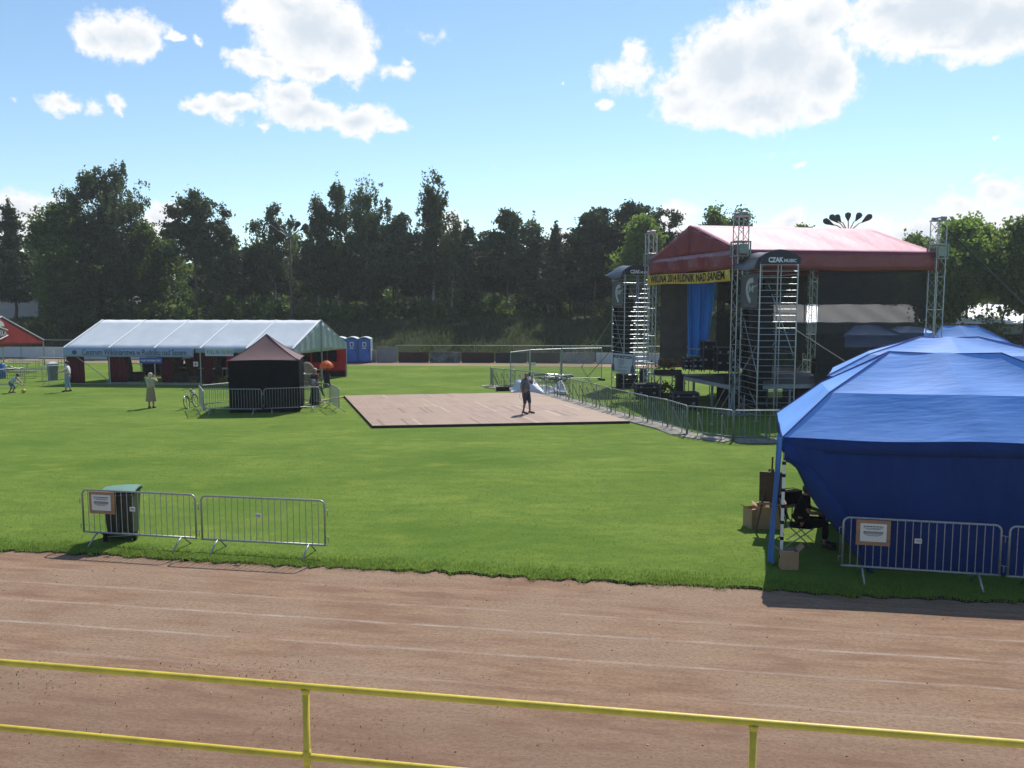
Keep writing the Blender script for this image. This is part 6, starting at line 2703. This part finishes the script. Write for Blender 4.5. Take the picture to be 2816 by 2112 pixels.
# man walking on the dance floor with a phone at his ear
p = G(1446, 1137, .1)
man = person('bald man in grey shirt and knee shorts phoning on the dance floor', (p.x, p.y, .105), radians(62),
             dict(elL=(.30, -.16, 1.22), wrL=(.16, -.20, 1.50), handL=(0, 1, .2), shR=(-.20, .03, 1.41), elR=(-.25, .10, 1.13), wrR=(-.22, .04, .88),
                  knL=(.08, -.13, .52), anL=(.07, -.15, .09), toL=(.07, -.32, .05), knR=(-.08, .00, .50), anR=(-.08, .08, .09), toR=(-.08, -.08, .035)),
             1.02, 1.18, SKIND, [('shirt', SHIRT, TOP_KEYS, 1.16, SL_ENDS, SL_EDG), leg_g('shorts', DENIM, .25, 1.3)], None, SHOE)
ph_ = thing('mobile_phone', 'dark mobile phone held at the ear of the man on the dance floor', 'phone', man.matrix_basis @ Vector((.125, -.10, 1.64)), radians(62))
MB().box((0, 0, 0), (.02, .075, .15), M=Matrix.Rotation(.3, 3, 'X')).build('body', BLACKP, ph_)
MB().box((-.012, 0, 0), (.004, .062, .12), M=Matrix.Rotation(.3, 3, 'X')).build('screen', DKGREY, ph_)
# strap hanging at his hip
sp_ = MB().tube([(-.20, .06, .98), (-.28, .16, .80), (-.26, .15, .66), (-.17, .10, .58)], .008, 6)
sp_.build('hip_strap', PALEW, man)

# woman in white shirt and pale blue trousers
p = G(188, 1077)
WSH = pm('white_shirt', (.60, .60, .64), .8, .06, 6)
PBL = pm('pale_blue_trousers', (.17, .28, .42), .8, .12, 6)
DHAIR = pm('dark_hair', (.014, .010, .010), .6, .3, 20)
person('woman in white shirt and pale blue trousers holding out both hands before the marquee corner', (p.x, p.y, 0), radians(-78),
       dict(elL=(.21, -.13, 1.17), wrL=(.12, -.42, 1.14), elR=(-.21, -.13, 1.17), wrR=(-.12, -.40, 1.16), knL=(.09, -.06, .5), anL=(.09, -.10, .09), toL=(.09, -.26, .035), anR=(-.10, .10, .09), toR=(-.10, -.06, .035)),
       .95, 1.05, SKIN, [('shirt', WSH, TOP_KEYS, 1.22, SL_ENDS, SL_EDG), leg_g('trousers', PBL, .72, 1.35)], (DHAIR, 'short'), SHOE)
# crouching child reaching for a ball
p = G(33, 1080)
CHS = pm('pale_shirt', (.36, .42, .52), .8, .08, 6)
CHT = pm('grey_blue_trousers', (.10, .14, .20), .8, .12, 6)
person('child in pale shirt bending forward with both arms towards a yellow ball', (p.x, p.y, 0), radians(78),
       dict(pelvis=(0, .05, .62), waist=(0, -.08, .76), chest=(0, -.26, .92), nb=(0, -.38, 1.02), neck=(0, -.43, 1.06), head=(0, -.50, 1.14), top=(0, -.54, 1.23), face=(0, -.8, -.35),
            shL=(.15, -.34, .98), elL=(.16, -.55, .74), wrL=(.12, -.78, .58), shR=(-.15, -.34, .98), elR=(-.16, -.55, .74), wrR=(-.12, -.78, .58),
            hiL=(.09, .05, .58), knL=(.11, -.16, .36), anL=(.10, .02, .08), toL=(.10, -.13, .03), hiR=(-.09, .05, .58), knR=(-.11, -.12, .36), anR=(-.10, .10, .08), toR=(-.10, -.05, .03)),
       .82, .92, SKIN, [('shirt', CHS, TOP_KEYS, 1.2, SL_ENDS, SL_EDG), leg_g('trousers', CHT, .55, 1.25)], (DHAIR, 'short'), SHOE)
p = G(65.5, 1081)
t = thing('ball', 'yellow ball on the grass before the crouching child', 'ball', (p.x, p.y, .115))
MB().ball((0, 0, 0), .115, 20, 14).build('shell', pm('yellow_ball', (.50, .36, .03), .5, .1, 6), t, smooth=True)
m = MB()
for R in (Matrix.Rotation(.6, 3, 'X'), Matrix.Rotation(1.3, 3, 'Y')):
    pts = [R @ Vector((.1155 * cos(a), .1155 * sin(a), 0)) for a in np.linspace(0, 2 * pi, 25)]
    m.tube(pts, .003, 5, cap=False)
m.build('seam', DKGREY, t)
# woman in pale yellow, seen from behind, taking a photo
p = G(417, 1122)
YTOP = pm('pale_yellow_top', (.40, .38, .24), .8, .08, 6)
YSK = pm('khaki_skirt', (.26, .21, .115), .85, .10, 6, stretch=(5, 5, .4))
FAIR = pm('fair_hair', (.46, .40, .34), .6, .15, 20)
wom = person('fair-haired woman in pale yellow top and khaki skirt photographing with both arms raised', (p.x, p.y, 0), radians(176),
             dict(elL=(.30, -.12, 1.30), wrL=(.09, -.24, 1.52), elR=(-.30, -.12, 1.30), wrR=(-.09, -.24, 1.52), handL=(0, 0, 1), handR=(0, 0, 1)),
             .93, 1.08, SKIN, [('blouse', YTOP, TOP_KEYS, 1.18, SL_ENDS, SL_EDG)], (FAIR, 'bob'), SHOE)
MB().grid(lambda u, v: ((.19 + .075 * (1 - v) + .012 * sin(18 * pi * u) * (1 - v)) * cos(2 * pi * u), (.15 + .05 * (1 - v) + .012 * sin(18 * pi * u) * (1 - v)) * sin(2 * pi * u), .34 + .70 * v), 48, 8).build('skirt', YSK, wom, smooth=True)
MB().tube([(.10, .15, 1.38), (.02, .17, 1.2), (-.04, .16, 1.06)], [.045, .06, .03], 8).build('plait', FAIR, wom, smooth=True)
cm = thing('camera', 'small dark camera held up by the woman in pale yellow', 'camera', wom.matrix_basis @ Vector((0, -.29, 1.58)), radians(176))
MB().box((0, 0, 0), (.12, .04, .07)).build('body', BLACKP, cm)
MB().tube([(0, -.02, 0), (0, -.05, 0)], .025, 12).build('lens', DKGREY, cm)
# person in a long black skirt between the barriers
p = G(868, 1114)
BSK = pm('black_skirt', (.010, .010, .013), .85, .3, 5, stretch=(5, 5, .4))
BRTOP = pm('brown_red_top', (.13, .055, .045), .8, .15, 6)
per = person('person in long black skirt standing between barriers right of the black gazebo', (p.x, p.y, 0), radians(-30),
             dict(elL=(.24, -.05, 1.16), wrL=(.20, -.22, 1.02), elR=(-.22, -.10, 1.16), wrR=(-.06, -.26, 1.06)), 1.0, 1.0, SKIN, [('top', BRTOP, TOP_KEYS, 1.15, SL_ENDS, SL_EDG)], (FAIR, 'short'), SHOE)
MB().grid(lambda u, v: ((.17 + .13 * (1 - v) + .02 * sin(14 * pi * u) * (1 - v)) * cos(2 * pi * u), (.14 + .12 * (1 - v) + .02 * sin(14 * pi * u) * (1 - v)) * sin(2 * pi * u), .08 + .94 * v), 48, 8).build('skirt', BSK, per, smooth=True)
MB().grid(lambda u, v: (.12 + .42 * u * (1 - v * .55), .05 + .06 * sin(u * 7), 1.0 - .70 * u * .9 * (1 - v) - .10 * v), 12, 8).build('shawl', BSK, per, smooth=True)
MB().lathe([(.10, .92), (.14, .98), (.15, 1.22), (.13, 1.26)], 12, (.02, -.17, 0), sx=1, sy=.7).build('pale_apron', PALEW, per, smooth=True)

# seated artist in the shade of the near blue tent
p = Vector((5.86, 16.45, 0))
SIT = dict(pelvis=(0, .05, .50), waist=(0, .06, .66), chest=(0, .0, .86), nb=(0, -.04, 1.02), neck=(0, -.06, 1.08), head=(0, -.10, 1.17), top=(0, -.12, 1.26),
           shL=(.18, -.02, .97), elL=(.24, -.10, .72), wrL=(.12, -.36, .68), shR=(-.18, -.02, .97), elR=(-.24, -.10, .72), wrR=(-.10, -.38, .70),
           hiL=(.10, .0, .47), knL=(.15, -.42, .50), anL=(.14, -.40, .09), toL=(.14, -.56, .035), hiR=(-.10, .0, .47), knR=(-.15, -.42, .50), anR=(-.14, -.40, .09), toR=(-.14, -.56, .035))
person('dark-clothed person seated on a folding chair in the shade of the near blue tent', p, radians(70), SIT, 1.0, 1.05, SKIND,
       [('jacket', BLACKC, TOP_KEYS, 1.22, {'slL': ('elL', 'wrL', .8), 'slR': ('elR', 'wrR', .8)}, SL_EDG[:5] + [('shL', 'elL'), ('shR', 'elR'), ('elL', 'slL'), ('elR', 'slR')]) if False else ('jacket', BLACKC, TOP_KEYS, 1.22, SL_ENDS, SL_EDG), leg_g('trousers', BLACKC, .8, 1.25)], (DHAIR, 'bob'), SHOE)


def folding_chair(label, p, rz):
    t = thing('folding_chair', label, 'chair', (p.x, p.y, 0), rz)
    MB().sheet(lambda u, v: (-.25 + .5 * u, -.22 + .44 * v, .40 - .03 * sin(pi * u)), 6, 6, .01, (0, 0, -1)).build('seat', BLACKC, t)
    MB().sheet(lambda u, v: (-.27 + .54 * u, .26 + .14 * v + .04 * sin(pi * u), .44 + .50 * v), 6, 6, .01, (0, 1, 0)).build('backrest', BLACKC, t)
    for x in (-.27, .27):
        MB().tube([(x, -.25, 0), (x, .25, .44), (x, .42, .98)], .012, 6).build('leg', GALV, t)
        MB().tube([(x, .28, 0), (x, -.24, .42)], .012, 6).build('leg', GALV, t)
    return t


folding_chair('black folding chair carrying the seated person under the near blue tent', p + Vector((-.04, .02, 0)), radians(70))
p2 = Vector((6.6, 16.2, 0))
t = table('low work table with papers under the near blue tent', p2, .3, .8, .55, .66, BLACKP)
s = thing('paper_stack', 'pale sheets of paper lying on the low table under the near blue tent', 'paper', (p2.x, p2.y, .68), .5)
MB().box((-.1, -.05, .008), (.30, .21, .012)).build('sheet', PALEW, s)
MB().box((.16, .05, .006), (.30, .21, .008), .5).build('sheet', PAPER, s)

# easel, boards and boxes outside the near tent's left side
p = G(2116, 1462)
t = thing('easel', 'brown wooden easel with a board standing left of the near blue tent', 'easel', (p.x, p.y, 0), radians(-20))
DW = pm('dark_wood', (.085, .045, .028), .7, .25, 6)
for (a, b) in (((-.28, -.15, 0), (-.03, 0, 1.35)), ((.28, -.15, 0), (.03, 0, 1.35)), ((0, .45, 0), (0, .05, 1.3))):
    MB().bar(a, b, .022).build('leg', DW, t)
MB().bar((0, -.02, .55), (.02, -.02, 1.62), .018).build('mast', DW, t)
MB().box((.02, -.06, .98), (.50, .03, .66), M=Matrix.Rotation(.12, 3, 'X')).build('board', DW, t)
MB().box((0, -.09, .62), (.55, .07, .03)).build('ledge', WOOD, t)
for (lb, px, py, w_, d_, h, rz, mt2) in (('open cardboard box on the grass left of the easel', 2078, 1447, .42, .34, .42, .3, CARD), ('tan cardboard box on the grass behind the side curtain', 2112, 1450, .50, .34, .48, -.2, CARD),
                                       ('cardboard box standing by the corner leg of the near blue tent', 2167, 1561, .30, .28, .34, -.1, CARD)):
    p = G(px, py)
    t = thing('cardboard_box', lb, 'box', (p.x, p.y, 0), rz)
    m = MB()
    for (x, y, sx, sy) in ((-w_ / 2, 0, .008, d_), (w_ / 2, 0, .008, d_), (0, -d_ / 2, w_ - .01, .008), (0, d_ / 2, w_ - .01, .008)):
        m.box((x, y, h / 2), (sx, sy, h))
    m.box((0, 0, .005), (w_ - .02, d_ - .02, .008))
    m.build('body', mt2, t)
    for (sg, ax) in ((-1, 0), (1, 0)):
        MB().sheet(lambda u, v: (sg * (w_ / 2 + .10 * v), -d_ / 2 + d_ * u, h + .10 * v * (1 if sg > 0 else .6)), 2, 2, .006, (0, 0, 1)).build('flap', mt2, t)
    MB().box((0, 0, h * .8), (w_ * .8, d_ * .7, .04)).build('contents', PAPER if px > 2150 else WOOD, t)
p = G(2170, 1432)
t = thing('shoulder_bag', 'black bag resting on a stool behind the tent corner leg', 'bag', (p.x, p.y, .38), .3)
MB().sheet(lambda u, v: (-.24 + .48 * u, -.11 + .05 * sin(pi * u), .02 + .30 * v - .03 * sin(pi * u) * v), 8, 6, .20, (0, 1, 0)).build('body', BLACKC, t, smooth=False)
MB().tube([(-.16, 0, .28), (-.12, .03, .35), (.12, .05, .35), (.16, 0, .28)], .012, 6).build('strap', BLACKP, t)
t = thing('wooden_stool', 'low wooden stool under the black bag by the near blue tent', 'stool', (p.x, p.y, 0), .3)
MB().box((0, 0, .36), (.42, .34, .03)).build('seat', WOOD, t)
for x in (-.17, .17):
    for y in (-.13, .13):
        MB().bar((x, y, 0), (x * .9, y * .9, .35), .016).build('leg', WOOD, t)

# ------------------------------------------------------------------ bicycle
pf, pr_ = G(513, 1125), G(543, 1119)
d = (pf - pr_)
t = thing('bicycle', 'grey city bicycle parked beside the edge-on barrier left of the black gazebo', 'bicycle', (pf + pr_) / 2, atan2(-1.0, -.05))
t.scale = (.86, .86, .86)
BF = pm('bicycle_grey', (.16, .14, .17), .35, .15, 6, metal=.4)
CHR = pm('chrome', (.30, .30, .31), .35, .05, 6, metal=1.0)
T_ = Matrix.Rotation(radians(9), 4, 'X')


def bt_(pts):
    return [T_ @ Vector(q) for q in pts]


WB_, WR = .52, .34
for x in (WB_, -WB_):
    ring = [(x + WR * cos(a), 0, WR + WR * sin(a)) for a in np.linspace(0, 2 * pi, 33)]
    wh = MB().tube(bt_(ring), .018, 8, cap=False).build('wheel', BLACKP, t, smooth=True)
    MB().tube(bt_([(x + (WR - .03) * cos(a), 0, WR + (WR - .03) * sin(a)) for a in np.linspace(0, 2 * pi, 33)]), .010, 6, cap=False).build('rim', CHR, wh, smooth=True)
    m = MB()
    for k in range(18):
        a = 2 * pi * k / 18
        m.bar(*bt_([(x, 0, WR), (x + (WR - .03) * cos(a), 0, WR + (WR - .03) * sin(a))]), .0018, 4)
    m.build('spokes', CHR, wh)
    fd = MB().tube(bt_([(x + (WR + .03) * cos(a), 0, WR + (WR + .03) * sin(a)) for a in np.linspace(.15 * pi, 1.0 * pi, 14)]), .022, 8)
    fd.build('mudguard', CHR, t, smooth=True)
m = MB()
for a, b, r in (((WB_, 0, WR), (.36, 0, .90), .014), ((.36, 0, .88), (.30, 0, 1.02), .016), ((.38, 0, .78), (-.05, 0, .42), .018), ((-.05, 0, .30), (-.22, 0, .86), .016), ((-WB_, 0, WR), (-.05, 0, .30), .011), ((-WB_, 0, WR), (-.18, 0, .72), .010), ((-.05, 0, .42), (-.05, 0, .28), .03)):
    m.bar(*bt_([a, b]), r, 8)
m.build('frame', BF, t, smooth=True)
MB().tube(bt_([(.12, .29, 1.02), (.26, .24, 1.06), (.31, 0, 1.03), (.26, -.24, 1.06), (.12, -.29, 1.02)]), .012, 8).build('handlebar', CHR, t, smooth=True)
for s in (-1, 1):
    MB().tube(bt_([(.12, .29 * s, 1.02), (.02, .30 * s, 1.0)]), .017, 8).build('grip', BLACKP, t)
MB().ball(T_ @ Vector((-.25, 0, .92)), (.15, .09, .04), 14, 8).build('saddle', BLACKP, t, smooth=True)
m = MB().bar(*bt_([(-.05, -.08, .30), (.08, -.08, .18)]), .010)
m.bar(*bt_([(-.05, .08, .30), (-.18, .08, .42)]), .010)
m.build('cranks', CHR, t)
m = MB()
for y in (-.06, .06):
    m.bar(*bt_([(-.25, y, .72), (-.75, y, .72)]), .007)
m.bar(*bt_([(-WB_, .06, WR), (-.6, .06, .72)]), .006)
m.bar(*bt_([(-WB_, -.06, WR), (-.6, -.06, .72)]), .006)
m.build('carrier', CHR, t)
MB().box(T_ @ Vector((-.5, 0, .80)), (.26, .16, .14)).build('carrier_bag', PALEW, t)
MB().ball(T_ @ Vector((.40, 0, .92)), .045, 10, 8).build('headlight', CHR, t, smooth=True)

# yellow rope of the floor corner
a, b = G(945, 1092), G(805, 1118)
t = thing('cable_ramp', 'yellow cable cover on the grass running from the dance floor corner to the black gazebo', 'cable cover', (a + b) / 2)
m = MB()
n = 12
for i in range(n):
    q0, q1 = a.lerp(b, (i + .04) / n), a.lerp(b, (i + .96) / n)
    c = (q0 + q1) / 2
    m.box(c + Zv * .03, ((q1 - q0).length, .22, .05), atan2(b.y - a.y, b.x - a.x))
m.build('cover', pm('cable_yellow', (.42, .33, .08), .6, .2, 5), t, world=True)
